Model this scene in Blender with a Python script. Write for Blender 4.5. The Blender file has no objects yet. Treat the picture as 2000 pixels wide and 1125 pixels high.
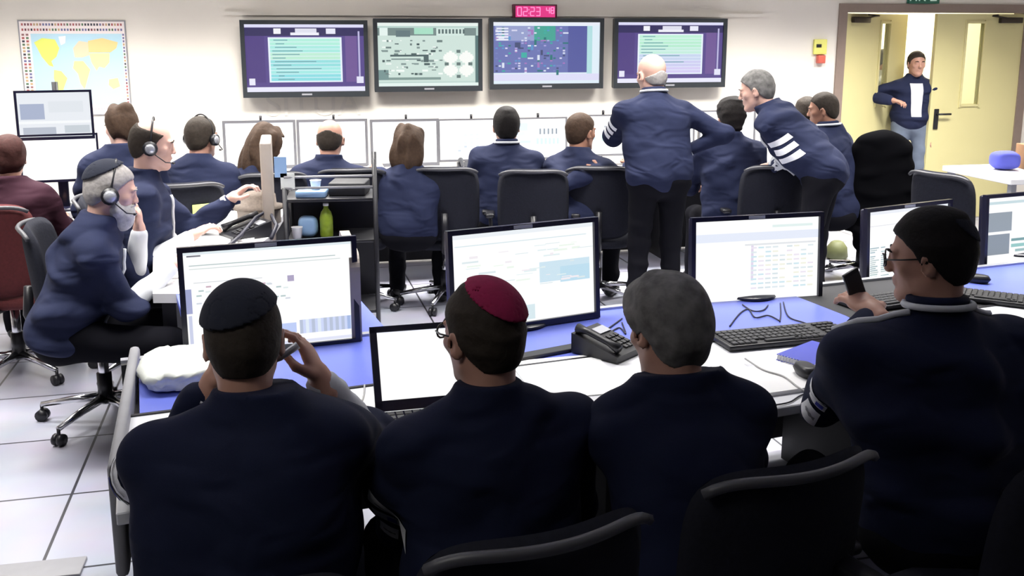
import bpy, bmesh, math, random
import numpy as np
from mathutils import Vector, Matrix, Euler
from mathutils.bvhtree import BVHTree

PI = math.pi
R = math.radians
C = bpy.context.scene.collection
random.seed(7)

# ------------------------------------------------------------------ camera
FPX, PPY, CAMH, PITCH = 1900.0, 450.0, 1.8, R(11.3)
cam_data = bpy.data.cameras.new('camera')
cam_data.sensor_width = 36.0
cam_data.lens = 36.0 * FPX / 2000.0
cam_data.shift_y = -(562.5 - PPY) / 2000.0
cam_data.clip_end = 60
cam = bpy.data.objects.new('camera', cam_data)
C.objects.link(cam)
cam.location = (0, 0, CAMH)
cam.rotation_euler = (PI / 2 - PITCH, 0, 0)
bpy.context.scene.camera = cam

# ------------------------------------------------------------------ world and light
w = bpy.data.worlds.new('world'); bpy.context.scene.world = w
w.use_nodes = True
w.node_tree.nodes['Background'].inputs[0].default_value = (0.55, 0.6, 0.8, 1)
w.node_tree.nodes['Background'].inputs[1].default_value = 0.03
vs = bpy.context.scene.view_settings
vs.view_transform = 'Standard'; vs.look = 'None'; vs.exposure = 0.2; vs.gamma = 1.0
vs.use_curve_mapping = False

def area(x, y, z, sx, sy, power, col=(1, .97, .92), spread=130, tilt=0, rz=0):
    l = bpy.data.lights.new('ceiling_lamp', 'AREA'); l.shape = 'RECTANGLE'
    l.size = sx; l.size_y = sy; l.energy = power; l.color = col; l.spread = R(spread)
    o = bpy.data.objects.new('ceiling_lamp', l); C.objects.link(o)
    o.location = (x, y, z); o.rotation_euler = (R(tilt), 0, rz)
    return o
CEIL = 2.78
LAMPS = [(-3.3, 6.6), (-1.5, 7.0), (0.3, 7.35), (2.1, 7.7), (3.9, 8.0),
         (-3.0, 5.0), (-1.3, 5.2), (0.9, 5.5), (2.9, 5.9)]
for i, (x, y) in enumerate(LAMPS):
    area(x, y, CEIL - .075, 1.1, .5, 82 if i < 5 else 36, spread=125 if i < 5 else 105, rz=R(11))
FRONT = [(-2.2, 3.5), (-.5, 3.75), (1.2, 4.2), (2.9, 4.7)]
for x, y in FRONT: area(x, y, CEIL - .075, 1.1, .5, 25, spread=100, rz=R(20))
area(-1.3, .9, CEIL - .075, 1.1, .5, 9, spread=150)       # weak unseen fill lamp, added to light the near jackets and badges
area(4.6, 11.0, CEIL - .075, 1.4, .5, 80, (1, .93, .8), 170, rz=R(11))   # corridor

# ------------------------------------------------------------------ placing helpers
def ray(px, py, z=None, D=None):
    X = (px - 1000) / FPX; Y = -(py - PPY) / FPX
    d = (X, math.cos(PITCH) + Y * math.sin(PITCH), -math.sin(PITCH) + Y * math.cos(PITCH))
    t = (z - CAMH) / d[2] if z is not None else D / d[1]
    return Vector((d[0] * t, d[1] * t, CAMH + d[2] * t))

# ------------------------------------------------------------------ materials
def new_mat(name):
    m = bpy.data.materials.new(name); m.use_nodes = True
    return m, m.node_tree, m.node_tree.nodes['Principled BSDF']
def mat(name, col, rough=.5, metal=0, noise=0, scale=20, bump=0, spec=None, coat=0):
    m, t, b = new_mat(name)
    b.inputs['Base Color'].default_value = (*col, 1)
    b.inputs['Roughness'].default_value = rough
    b.inputs['Metallic'].default_value = metal
    if spec is not None: b.inputs['Specular IOR Level'].default_value = spec
    tc = t.nodes.new('ShaderNodeTexCoord')
    n = t.nodes.new('ShaderNodeTexNoise'); n.inputs['Scale'].default_value = scale
    n.inputs['Detail'].default_value = 4
    t.links.new(tc.outputs['Object'], n.inputs['Vector'])
    if noise:
        mx = t.nodes.new('ShaderNodeMix'); mx.data_type = 'RGBA'
        mx.inputs['A'].default_value = (*[c * (1 - noise) for c in col], 1)
        mx.inputs['B'].default_value = (*[min(1, c * (1 + noise)) for c in col], 1)
        t.links.new(n.outputs['Fac'], mx.inputs['Factor'])
        t.links.new(mx.outputs['Result'], b.inputs['Base Color'])
    if bump:
        bp = t.nodes.new('ShaderNodeBump'); bp.inputs['Strength'].default_value = bump
        bp.inputs['Distance'].default_value = .004
        t.links.new(n.outputs['Fac'], bp.inputs['Height'])
        t.links.new(bp.outputs['Normal'], b.inputs['Normal'])
    return m
def emis(name, strength):
    m, t, b = new_mat(name)
    a = t.nodes.new('ShaderNodeVertexColor'); a.layer_name = 'Col'
    b.inputs['Base Color'].default_value = (.01, .01, .01, 1)
    b.inputs['Roughness'].default_value = .35
    t.links.new(a.outputs['Color'], b.inputs['Emission Color'])
    b.inputs['Emission Strength'].default_value = strength
    return m
def painted(name, rough=.6):
    m, t, b = new_mat(name)
    a = t.nodes.new('ShaderNodeVertexColor'); a.layer_name = 'Col'
    b.inputs['Roughness'].default_value = rough
    t.links.new(a.outputs['Color'], b.inputs['Base Color'])
    return m

M = {}
M['wall'] = mat('wall_paint', (.80, .755, .68), .85, noise=.03, scale=3, bump=.05)
M['ceil'] = mat('ceiling_tile', (.7, .7, .68), .9)
M['black'] = mat('black_plastic', (.012, .012, .016), .38, noise=.1)
M['bezel'] = mat('monitor_bezel', (.012, .012, .03), .25)
M['tvblack'] = mat('television_bezel', (.03, .035, .04), .3)
M['silver'] = mat('silver_plastic', (.45, .46, .5), .35, metal=.4)
M['chrome'] = mat('chrome', (.7, .7, .73), .18, metal=1)
M['grey'] = mat('grey_laminate', (.27, .27, .29), .55, noise=.08)
M['beige'] = mat('beige_laminate', (.36, .31, .27), .55, noise=.08)
M['white'] = mat('white_laminate', (.78, .78, .8), .4, noise=.02)
M['desk'] = mat('desk_laminate', (.74, .75, .79), .35, noise=.03, scale=6)
M['blue'] = mat('blue_laminate', (.13, .17, .62), .33, noise=.06, scale=8)
M['dark'] = mat('dark_panel', (.02, .02, .024), .6)
M['paper'] = mat('paper', (.85, .85, .86), .7)
M['rim'] = mat('chair_rim', (.07, .07, .08), .45)
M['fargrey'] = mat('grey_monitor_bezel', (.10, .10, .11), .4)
M['fabric'] = mat('chair_fabric', (.013, .014, .022), .9, noise=.3, scale=80, bump=.3, spec=.2)
M['redfab'] = mat('red_chair_fabric', (.085, .012, .014), .9, noise=.3, scale=80, bump=.3)
M['yellow'] = mat('door_paint', (.66, .60, .30), .45, noise=.03, scale=2)
M['frame'] = mat('door_frame_paint', (.24, .18, .15), .5, noise=.08)
M['brass'] = mat('dark_bronze', (.05, .04, .03), .35, metal=.6)
M['doorglass'] = mat('door_glass', (.8, .82, .7), .08)
b_ = M['doorglass'].node_tree.nodes['Principled BSDF']
b_.inputs['Transmission Weight'].default_value = .92; b_.inputs['IOR'].default_value = 1.1
M['cream'] = mat('corridor_paint', (.85, .82, .62), .8)
M['floor'] = None
M['key'] = mat('key_plastic', (.03, .03, .033), .45)
M['cable'] = mat('cable_rubber', (.015, .015, .03), .5)
M['greycable'] = mat('grey_cable', (.4, .4, .4), .5)
M['bluecover'] = mat('blue_notebook_cover', (.06, .08, .55), .4)
M['bag'] = mat('white_plastic_bag', (.75, .78, .74), .45, noise=.1, bump=.4, scale=30)
M['green'] = mat('green_bottle', (.30, .42, .04), .3, noise=.4, scale=40)
M['lightblue'] = mat('light_blue_plastic', (.3, .48, .75), .4)
M['sticky'] = mat('yellow_note_paper', (.62, .78, .22), .7)
M['olive'] = mat('olive_plastic', (.12, .13, .05), .6, noise=.2)
M['brown'] = mat('brown_cardboard', (.25, .13, .06), .8, noise=.1)
M['fur'] = mat('brown_felt', (.16, .13, .11), .95, noise=.4, scale=60, bump=.5)
M['bluefab'] = mat('blue_fabric', (.07, .08, .42), .85, noise=.1)
M['exitgreen'] = mat('exit_green', (.01, .10, .06), .5)
M['redbox'] = mat('red_plastic', (.6, .12, .08), .4)
M['yelbox'] = mat('yellow_plastic', (.8, .78, .2), .5)
M['scr'] = emis('screen_light', .88)
M['scrfar'] = emis('screen_light_far_row', 1.3)
M['tv'] = emis('television_light', .85)
M['print'] = painted('printed_paper')
M['led'] = emis('led_digits', 1.6)
# clothing and bodies
def cloth(name, col):
    m, t, b = new_mat(name); b.inputs['Roughness'].default_value = .85; b.inputs['Specular IOR Level'].default_value = .2
    tc = t.nodes.new('ShaderNodeTexCoord')
    n = t.nodes.new('ShaderNodeTexNoise'); n.inputs['Scale'].default_value = 5.0; n.inputs['Detail'].default_value = 1.0; n.inputs['Distortion'].default_value = .9
    mp = t.nodes.new('ShaderNodeMapping'); mp.inputs['Scale'].default_value = (1, 1, 2.2); mp.inputs['Rotation'].default_value = (.3, .5, 0)
    t.links.new(tc.outputs['Object'], mp.inputs['Vector']); t.links.new(mp.outputs['Vector'], n.inputs['Vector'])
    n2 = t.nodes.new('ShaderNodeTexNoise'); n2.inputs['Scale'].default_value = 350
    t.links.new(tc.outputs['Object'], n2.inputs['Vector'])
    b1 = t.nodes.new('ShaderNodeBump'); b1.inputs['Strength'].default_value = .7; b1.inputs['Distance'].default_value = .03
    b2 = t.nodes.new('ShaderNodeBump'); b2.inputs['Strength'].default_value = .3; b2.inputs['Distance'].default_value = .001
    t.links.new(n.outputs['Fac'], b1.inputs['Height']); t.links.new(n2.outputs['Fac'], b2.inputs['Height'])
    t.links.new(b1.outputs['Normal'], b2.inputs['Normal']); t.links.new(b2.outputs['Normal'], b.inputs['Normal'])
    mx = t.nodes.new('ShaderNodeMix'); mx.data_type = 'RGBA'
    mx.inputs['A'].default_value = (*[c * .8 for c in col], 1); mx.inputs['B'].default_value = (*[c * 1.2 for c in col], 1)
    t.links.new(n2.outputs['Fac'], mx.inputs['Factor']); t.links.new(mx.outputs['Result'], b.inputs['Base Color'])
    return m
M['navy'] = cloth('navy_jacket', (.0075, .011, .034))
M['navyfar'] = cloth('navy_jacket_far', (.015, .020, .053))  # lighter navy than the near-row jackets
M['maroon'] = cloth('maroon_jumper', (.035, .010, .020))
M['shirt'] = mat('white_shirt', (.62, .64, .68), .8, noise=.05, scale=9)
M['badge'] = mat('white_badge_cloth', (.85, .86, .9), .6)
M['trouser'] = mat('black_trousers', (.007, .007, .010), .95, spec=.08)
M['blackcloth'] = mat('black_cloth', (.003, .003, .004), .98, spec=.03)
M['jeans'] = mat('grey_blue_jeans', (.13, .16, .22), .9, noise=.2, scale=12)
M['shoe'] = mat('black_shoe', (.01, .01, .01), .4)
M['skin'] = mat('skin', (.50, .27, .20), .5, noise=.08, scale=12)
M['skindark'] = mat('skin_tanned', (.36, .18, .12), .5, noise=.08, scale=12)
M['skinpale'] = mat('skin_pale', (.62, .38, .31), .5, noise=.08, scale=12)
M['eye'] = mat('eye', (.02, .015, .01), .15)
M['brow'] = mat('eyebrow', (.03, .02, .015), .9)
def hairmat(name, col, var=.5, sc=60):
    return mat(name, col, .75, noise=var, scale=sc, bump=.6, spec=.25)
M['hairblack'] = hairmat('black_hair', (.010, .008, .008))
M['hairdark'] = hairmat('dark_brown_hair', (.034, .026, .020))
M['hairbrown'] = hairmat('brown_hair', (.055, .032, .02))
M['hairred'] = hairmat('reddish_brown_hair', (.045, .014, .012))
M['hairgrey'] = hairmat('grey_hair', (.17, .165, .16), .85, 35)
M['hairlgrey'] = hairmat('light_grey_hair', (.33, .31, .30), .4)
M['hairwhite'] = hairmat('white_beard', (.48, .47, .45), .4)
M['kippah'] = mat('dark_kippah', (.012, .015, .028), .95, bump=.2, scale=120)
M['kippahred'] = mat('maroon_kippah', (.30, .008, .07), .9, noise=.2, scale=70, bump=.3)

# floor: raised access tiles, 60 cm
def floor_mat():
    m, t, b = new_mat('raised_floor_tile')
    tc = t.nodes.new('ShaderNodeTexCoord'); mp = t.nodes.new('ShaderNodeMapping')
    mp.vector_type = 'TEXTURE'
    mp.inputs['Location'].default_value = (-1.764, 3.616, 0)
    mp.inputs['Rotation'].default_value = (0, 0, R(14))
    br = t.nodes.new('ShaderNodeTexBrick')
    br.offset = 0; br.squash = 1
    br.inputs['Scale'].default_value = 1
    br.inputs['Brick Width'].default_value = .6; br.inputs['Row Height'].default_value = .6
    br.inputs['Mortar Size'].default_value = .006; br.inputs['Mortar Smooth'].default_value = .1
    br.inputs['Color1'].default_value = (.40, .405, .49, 1)
    br.inputs['Color2'].default_value = (.37, .375, .455, 1)
    br.inputs['Mortar'].default_value = (.04, .04, .05, 1)
    t.links.new(tc.outputs['Object'], mp.inputs['Vector'])
    t.links.new(mp.outputs['Vector'], br.inputs['Vector'])
    n = t.nodes.new('ShaderNodeTexNoise'); n.inputs['Scale'].default_value = 5
    t.links.new(tc.outputs['Object'], n.inputs['Vector'])
    mx = t.nodes.new('ShaderNodeMix'); mx.data_type = 'RGBA'; mx.blend_type = 'MULTIPLY'
    mx.inputs['Factor'].default_value = .18
    t.links.new(br.outputs['Color'], mx.inputs['A']); t.links.new(n.outputs['Color'], mx.inputs['B'])
    t.links.new(mx.outputs['Result'], b.inputs['Base Color'])
    b.inputs['Roughness'].default_value = .32
    return m
M['floor'] = floor_mat()

# ------------------------------------------------------------------ mesh builder
class MB:
    def __init__(s): s.v = []; s.f = []; s.c = []; s.sm = []
    def add(s, vs, fs, col=None, smooth=False, mtx=None):
        o = len(s.v)
        if mtx is not None: vs = [mtx @ Vector(p) for p in vs]
        s.v += [tuple(p) for p in vs]
        s.f += [tuple(i + o for i in f) for f in fs]
        s.c += [col or (1, 1, 1)] * len(fs); s.sm += [smooth] * len(fs)
        return s
    def box(s, c, d, rot=None, bev=0, seg=2, col=None):
        bm = bmesh.new(); bmesh.ops.create_cube(bm, size=1)
        for v in bm.verts: v.co = Vector((v.co.x * d[0], v.co.y * d[1], v.co.z * d[2]))
        if bev: bmesh.ops.bevel(bm, geom=bm.edges[:], offset=min(bev, min(d) * .49), segments=seg, profile=.5, affect='EDGES')
        m = Matrix.Translation(c)
        if rot is not None: m = m @ (rot.to_4x4() if isinstance(rot, Matrix) else Euler(rot).to_matrix().to_4x4())
        bm.verts.index_update()
        s.add([m @ v.co for v in bm.verts], [[v.index for v in f.verts] for f in bm.faces], col, bool(bev) and seg > 1)
        bm.free(); return s
    def tube(s, pts, r, n=8, cap=True, closed=False, smooth=True, col=None):
        pts = [Vector(p) for p in pts]; rs = r if hasattr(r, '__len__') else [r] * len(pts)
        vs = []; fs = []; up = None
        L = len(pts)
        for i, p in enumerate(pts):
            if closed: t = (pts[(i + 1) % L] - pts[i - 1])
            else: t = (pts[min(i + 1, L - 1)] - pts[max(i - 1, 0)])
            t = t.normalized() if t.length > 1e-9 else Vector((0, 0, 1))
            if up is None:
                up = Vector((0, 0, 1)) if abs(t.z) < .9 else Vector((1, 0, 0))
            a = up.cross(t)
            if a.length < 1e-4: a = Vector((0, 1, 0)).cross(t)
            a.normalize(); b = t.cross(a).normalized(); up = b
            for k in range(n):
                th = 2 * PI * k / n
                vs.append(p + rs[i] * (math.cos(th) * a + math.sin(th) * b))
        for i in range(L if closed else L - 1):
            j = (i + 1) % L
            for k in range(n):
                fs.append((i * n + k, i * n + (k + 1) % n, j * n + (k + 1) % n, j * n + k))
        if cap and not closed:
            fs.append(tuple(range(n - 1, -1, -1))); fs.append(tuple((L - 1) * n + k for k in range(n)))
        return s.add(vs, fs, col, smooth)
    def lathe(s, prof, c=(0, 0, 0), n=20, mtx=None, col=None):
        vs = []; fs = []
        for (r, z) in prof:
            for k in range(n):
                th = 2 * PI * k / n; vs.append((c[0] + r * math.cos(th), c[1] + r * math.sin(th), c[2] + z))
        for i in range(len(prof) - 1):
            for k in range(n):
                fs.append((i * n + k, i * n + (k + 1) % n, (i + 1) * n + (k + 1) % n, (i + 1) * n + k))
        fs.append(tuple(range(n - 1, -1, -1))); fs.append(tuple((len(prof) - 1) * n + k for k in range(n)))
        return s.add(vs, fs, col, True, mtx)
    def prism(s, poly, z0, z1, col=None):
        n = len(poly); vs = [(x, y, z0) for x, y in poly] + [(x, y, z1) for x, y in poly]
        fs = [tuple(range(n - 1, -1, -1)), tuple(range(n, 2 * n))] + [(i, (i + 1) % n, n + (i + 1) % n, n + i) for i in range(n)]
        return s.add(vs, fs, col)
    def slab(s, w, h, t, power=4, curve=0, bulge=0, nu=18, nv=14, mtx=None):
        # rounded padded slab in XZ, thickness along Y, curving forward at the sides
        def pt(u, v, side):
            x = u; z = v
            k = max(abs(u), abs(v))
            if k > 1e-6:
                n_ = (abs(u) ** power + abs(v) ** power) ** (1 / power)
                x = u * k / n_; z = v * k / n_
            e = max(abs(u), abs(v)) ** 6
            y = side * t / 2 * math.sqrt(max(0, 1 - e)) + curve * x * x + bulge * z * z
            return (x * w / 2, y, z * h / 2)
        vs = []; fs = []
        for side in (-1, 1):
            for j in range(nv + 1):
                for i in range(nu + 1):
                    vs.append(pt(-1 + 2 * i / nu, -1 + 2 * j / nv, side))
        N = (nu + 1) * (nv + 1)
        for j in range(nv):
            for i in range(nu):
                a = j * (nu + 1) + i
                fs.append((a, a + 1, a + nu + 2, a + nu + 1)); fs.append((N + a, N + a + nu + 1, N + a + nu + 2, N + a + 1))
        bm = bmesh.new(); bv = [bm.verts.new(p) for p in vs]
        for f in fs:
            try: bm.faces.new([bv[i] for i in f])
            except ValueError: pass
        bmesh.ops.remove_doubles(bm, verts=bm.verts, dist=1e-5); bm.verts.index_update()
        s.add([v.co.copy() for v in bm.verts], [[v.index for v in f.verts] for f in bm.faces], None, True, mtx); bm.free()
        return s
    def build(s, name, m, parent=None, colors=False):
        me = bpy.data.meshes.new(name); me.from_pydata(s.v, [], s.f)
        me.polygons.foreach_set('use_smooth', s.sm)
        if colors:
            ca = me.color_attributes.new('Col', 'FLOAT_COLOR', 'CORNER')
            arr = []
            for p, c in zip(me.polygons, s.c): arr += [*c, 1.0] * p.loop_total
            ca.data.foreach_set('color', arr)
        me.materials.append(m); me.update()
        o = bpy.data.objects.new(name, me); C.objects.link(o)
        if parent: o.parent = parent
        return o

def thing(name, label, cat, loc=(0, 0, 0), rz=0, group=None):
    o = bpy.data.objects.new(name, None); C.objects.link(o)
    o.location = loc; o.rotation_euler = (0, 0, rz); o.empty_display_size = .1
    o['label'] = label; o['category'] = cat
    if group: o['group'] = group
    return o
def tag(o, label, cat, group=None, loc=None, rz=None):
    o['label'] = label; o['category'] = cat
    if group: o['group'] = group
    if loc is not None: o.location = loc
    if rz is not None: o.rotation_euler = (0, 0, rz)
    return o
def struct(o): o['kind'] = 'structure'; return o
def copy_tree(o, parent=None):
    c = o.copy(); C.objects.link(c)
    if parent: c.parent = parent
    for ch in list(o.children): copy_tree(ch, c)
    return c
def srgb(r, g, b):
    f = lambda c: (c / 255 / 12.92) if c <= 10.31 else ((c / 255 + .055) / 1.055) ** 2.4
    return (f(r), f(g), f(b))

# ------------------------------------------------------------------ the room
WY0, WS = 8.75, .2                       # back wall: y = WY0 + WS*x
WA = math.atan(WS)
def wallpt(px, py=None, z=None, off=0):
    X = (px - 1000) / FPX                # solve by iteration
    D = 9.0
    for _ in range(30):
        p = ray(px, py if py is not None else 200, D=D)
        if z is not None: 
            dep = D * math.cos(PITCH) + (CAMH - z) * math.sin(PITCH); p = Vector((X * dep, D, z))
        D = WY0 + WS * p.x - off
    return Vector((p.x, D, p.z))
WROT = WA
def wall_local(p):                       # coordinate along the wall from x=0
    return p.x / math.cos(WA)

d0 = wallpt(1628, z=1).x / math.cos(WA); d1 = wallpt(1992, z=1).x / math.cos(WA)   # door opening along wall
DH = 2.04
wroot_loc = Vector((0, WY0, 0))
wb = MB()
T = .14
def wbox(mb, a0, a1, z0, z1, y0=0, y1=T, col=None, bev=0): return mb.box(((a0 + a1) / 2, (y0 + y1) / 2, (z0 + z1) / 2), (a1 - a0, y1 - y0, z1 - z0), bev=bev, col=col)
wbox(wb, -5.6, d0, 0, CEIL); wbox(wb, d1, 6.6, 0, CEIL); wbox(wb, d0, d1, DH, CEIL)
o = struct(wb.build('wall_back', M['wall'])); o.location = wroot_loc; o.rotation_euler.z = WA
def onwall(o):
    o.location = wroot_loc; o.rotation_euler.z = WA; return o
struct(MB().box((0.5, 5.0, -.05), (13, 17, .1)).build('floor', M['floor']))
struct(MB().box((0.5, 5.0, CEIL + .05), (13, 17, .1)).build('ceiling', M['ceil']))
struct(MB().box((-5.35, 2.5, CEIL / 2), (.1, 12, CEIL)).build('wall_left', M['wall']))
struct(MB().box((6.3, 4.5, CEIL / 2), (.1, 16, CEIL)).build('wall_right', M['wall']))
struct(MB().box((0.5, -1.5, CEIL / 2), (13, .1, CEIL)).build('wall_front', M['dark']))
bb = MB(); wbox(bb, -5.5, d0 - .06, 0, .09, -.012, 0); wbox(bb, d1 + .06, 6.3, 0, .09, -.012, 0)
onwall(struct(bb.build('baseboard_back', M['beige'])))
# corridor beyond the doors
cw = MB(); wbox(cw, 1.6, 7.0, 0, CEIL, 2.0, 2.1); onwall(struct(cw.build('wall_corridor', M['cream'])))
cw = MB(); wbox(cw, 1.5, 1.6, 0, CEIL, T, 2.0); onwall(struct(cw.build('wall_corridor_end', M['cream'])))

# door frame, two leaves
fr = MB(); fw = .085
wbox(fr, d0 - .02, d0 + fw - .02, 0, DH + .06, -.02, T + .01); wbox(fr, d1 - fw + .02, d1 + .02, 0, DH + .06, -.02, T + .01)
wbox(fr, d0 + fw - .02, d1 - fw + .02, DH - .02, DH + .06, -.02, T + .01)
onwall(struct(fr.build('trim_1', M['frame'])))
LW = (d1 - d0 - 2 * fw + .04) / 2 - .004
def leaf(name, hinge_x, sgn, ang, w0, w1):
    # leaf spans from the hinge in +sgn x; window w0..w1 from hinge
    root = bpy.data.objects.new(name, None); C.objects.link(root); struct(root)
    p = Matrix.Rotation(WA, 4, 'Z') @ Vector((hinge_x, .02, 0)) + wroot_loc
    root.location = p; root.rotation_euler.z = WA + ang
    H_ = DH - .03; z0, z1 = 1.13, 1.93; t = .045
    mb = MB()
    def bx(a, b, c, d): mb.box((sgn * (a + b) / 2, 0, (c + d) / 2), (b - a, t, d - c))
    bx(0, LW, .01, z0); bx(0, LW, z1, H_); bx(0, w0, z0, z1); bx(w1, LW, z0, z1)
    mb.build('door_leaf', M['yellow'], root)
    g = MB(); g.box((sgn * (w0 + w1) / 2, 0, (z0 + z1) / 2), (w1 - w0, .008, z1 - z0)); g.build('door_glass', M['doorglass'], root)
    b = MB()
    for yy in (-t / 2 - .006, t / 2 + .006):
        b.box((sgn * w0, yy, (z0 + z1) / 2), (.022, .012, z1 - z0 + .04)); b.box((sgn * w1, yy, (z0 + z1) / 2), (.022, .012, z1 - z0 + .04))
        b.box((sgn * (w0 + w1) / 2, yy, z0), (w1 - w0, .012, .022)); b.box((sgn * (w0 + w1) / 2, yy, z1), (w1 - w0, .012, .022))
    b.build('window_bead', M['yellow'], root)
    c = MB(); c.box((sgn * .17, -t / 2 - .03, H_ - .06), (.24, .05, .055), bev=.008)
    c.tube([(sgn * .22, -t / 2 - .05, H_ - .04), (sgn * .4, -t / 2 - .06, H_ - .02), (sgn * .3, -t / 2 - .01, H_ - .01)], .008)
    c.build('door_closer', M['brass'], root)
    h = MB(); hx = sgn * (LW - .07)
    h.box((hx, -t / 2 - .006, 1.0), (.05, .012, .2), bev=.005)
    h.tube([(hx, -t / 2, 1.05), (hx, -t / 2 - .05, 1.05), (hx - sgn * .13, -t / 2 - .05, 1.05)], .010)
    h.build('door_handle', M['black'], root)
    return root
leaf('door_1', d0 + fw - .02, 1, R(23), .52, .68)
leaf('door_2', d1 - fw + .02, -1, 0, .42, .63)
# meeting edge strip on the closed leaf is part of its own leaf

# exit sign
ex = thing('exit_sign', 'green emergency exit sign with white letters above the yellow double doors', 'sign', group=None)
onwall(ex)
ec = wallpt(1800, z=2.16); ea = wall_local(ec)
MB().box((ea, -.03, 2.185), (.32, .05, .165), bev=.006).build('sign_box', M['exitgreen'], ex)
def text_mesh(txt, size, name, m, parent, loc, rot=(PI / 2, 0, 0), ext=.002, align='CENTER'):
    cu = bpy.data.curves.new(name, 'FONT'); cu.body = txt; cu.size = size; cu.extrude = ext
    cu.align_x = align; cu.align_y = 'CENTER'
    tmp = bpy.data.objects.new(name, cu); C.objects.link(tmp)
    dg = bpy.context.evaluated_depsgraph_get(); dg.update()
    me = bpy.data.meshes.new_from_object(tmp.evaluated_get(dg)); me.name = name
    bpy.data.objects.remove(tmp)
    me.materials.clear(); me.materials.append(m)
    o = bpy.data.objects.new(name, me); C.objects.link(o); o.location = loc; o.rotation_euler = rot
    if parent: o.parent = parent
    return o
M['exitwhite'] = mat('exit_letter', (.8, .95, .88), .5)
text_mesh('\u05d4\u05d0\u05d9\u05e6\u05d9', .15, 'lettering', M['exitwhite'], ex, (ea, -.058, 2.17))

# emergency call point left of doors
al = thing('alarm_call_point', 'yellow sign plate above a small red call point beside the door frame', 'alarm'); onwall(al)
aa = wall_local(wallpt(1600, z=1.7))
MB().box((aa, -.015, 1.70), (.13, .03, .14), bev=.006).build('sign_plate', M['yelbox'], al)
MB().box((aa + .01, -.025, 1.585), (.075, .05, .075), bev=.006).build('call_point', M['redbox'], al)
MB().box((aa - .02, -.033, 1.71), (.05, .005, .03)).build('symbol', M['black'], al)

# conduit line along the wall above the televisions
cd = MB(); ca0 = wall_local(wallpt(440, z=1.95)); ca1 = wall_local(wallpt(1490, z=1.95))
cd.box(((ca0 + ca1) / 2, -.012, 1.985), (ca1 - ca0, .024, .03)); onwall(cd.build('cable_trunking', M['wall'])); 
tag(bpy.data.objects['cable_trunking'], 'thin beige cable trunking running along the wall behind the television tops', 'trunking')

# reflection of window lettering, painted as pale letters under the televisions
M['letter'] = mat('reflected_letter_tint', (.72, .68, .62), .8)
lt = text_mesh('SITUA', .30, 'reflected_lettering', M['letter'], None, (0, 0, 0), ext=.001)
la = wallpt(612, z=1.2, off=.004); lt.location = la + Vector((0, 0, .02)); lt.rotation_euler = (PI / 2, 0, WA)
tag(lt, 'faint reflection of window lettering drawn as pale capitals below the leftmost television', 'lettering')

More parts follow.
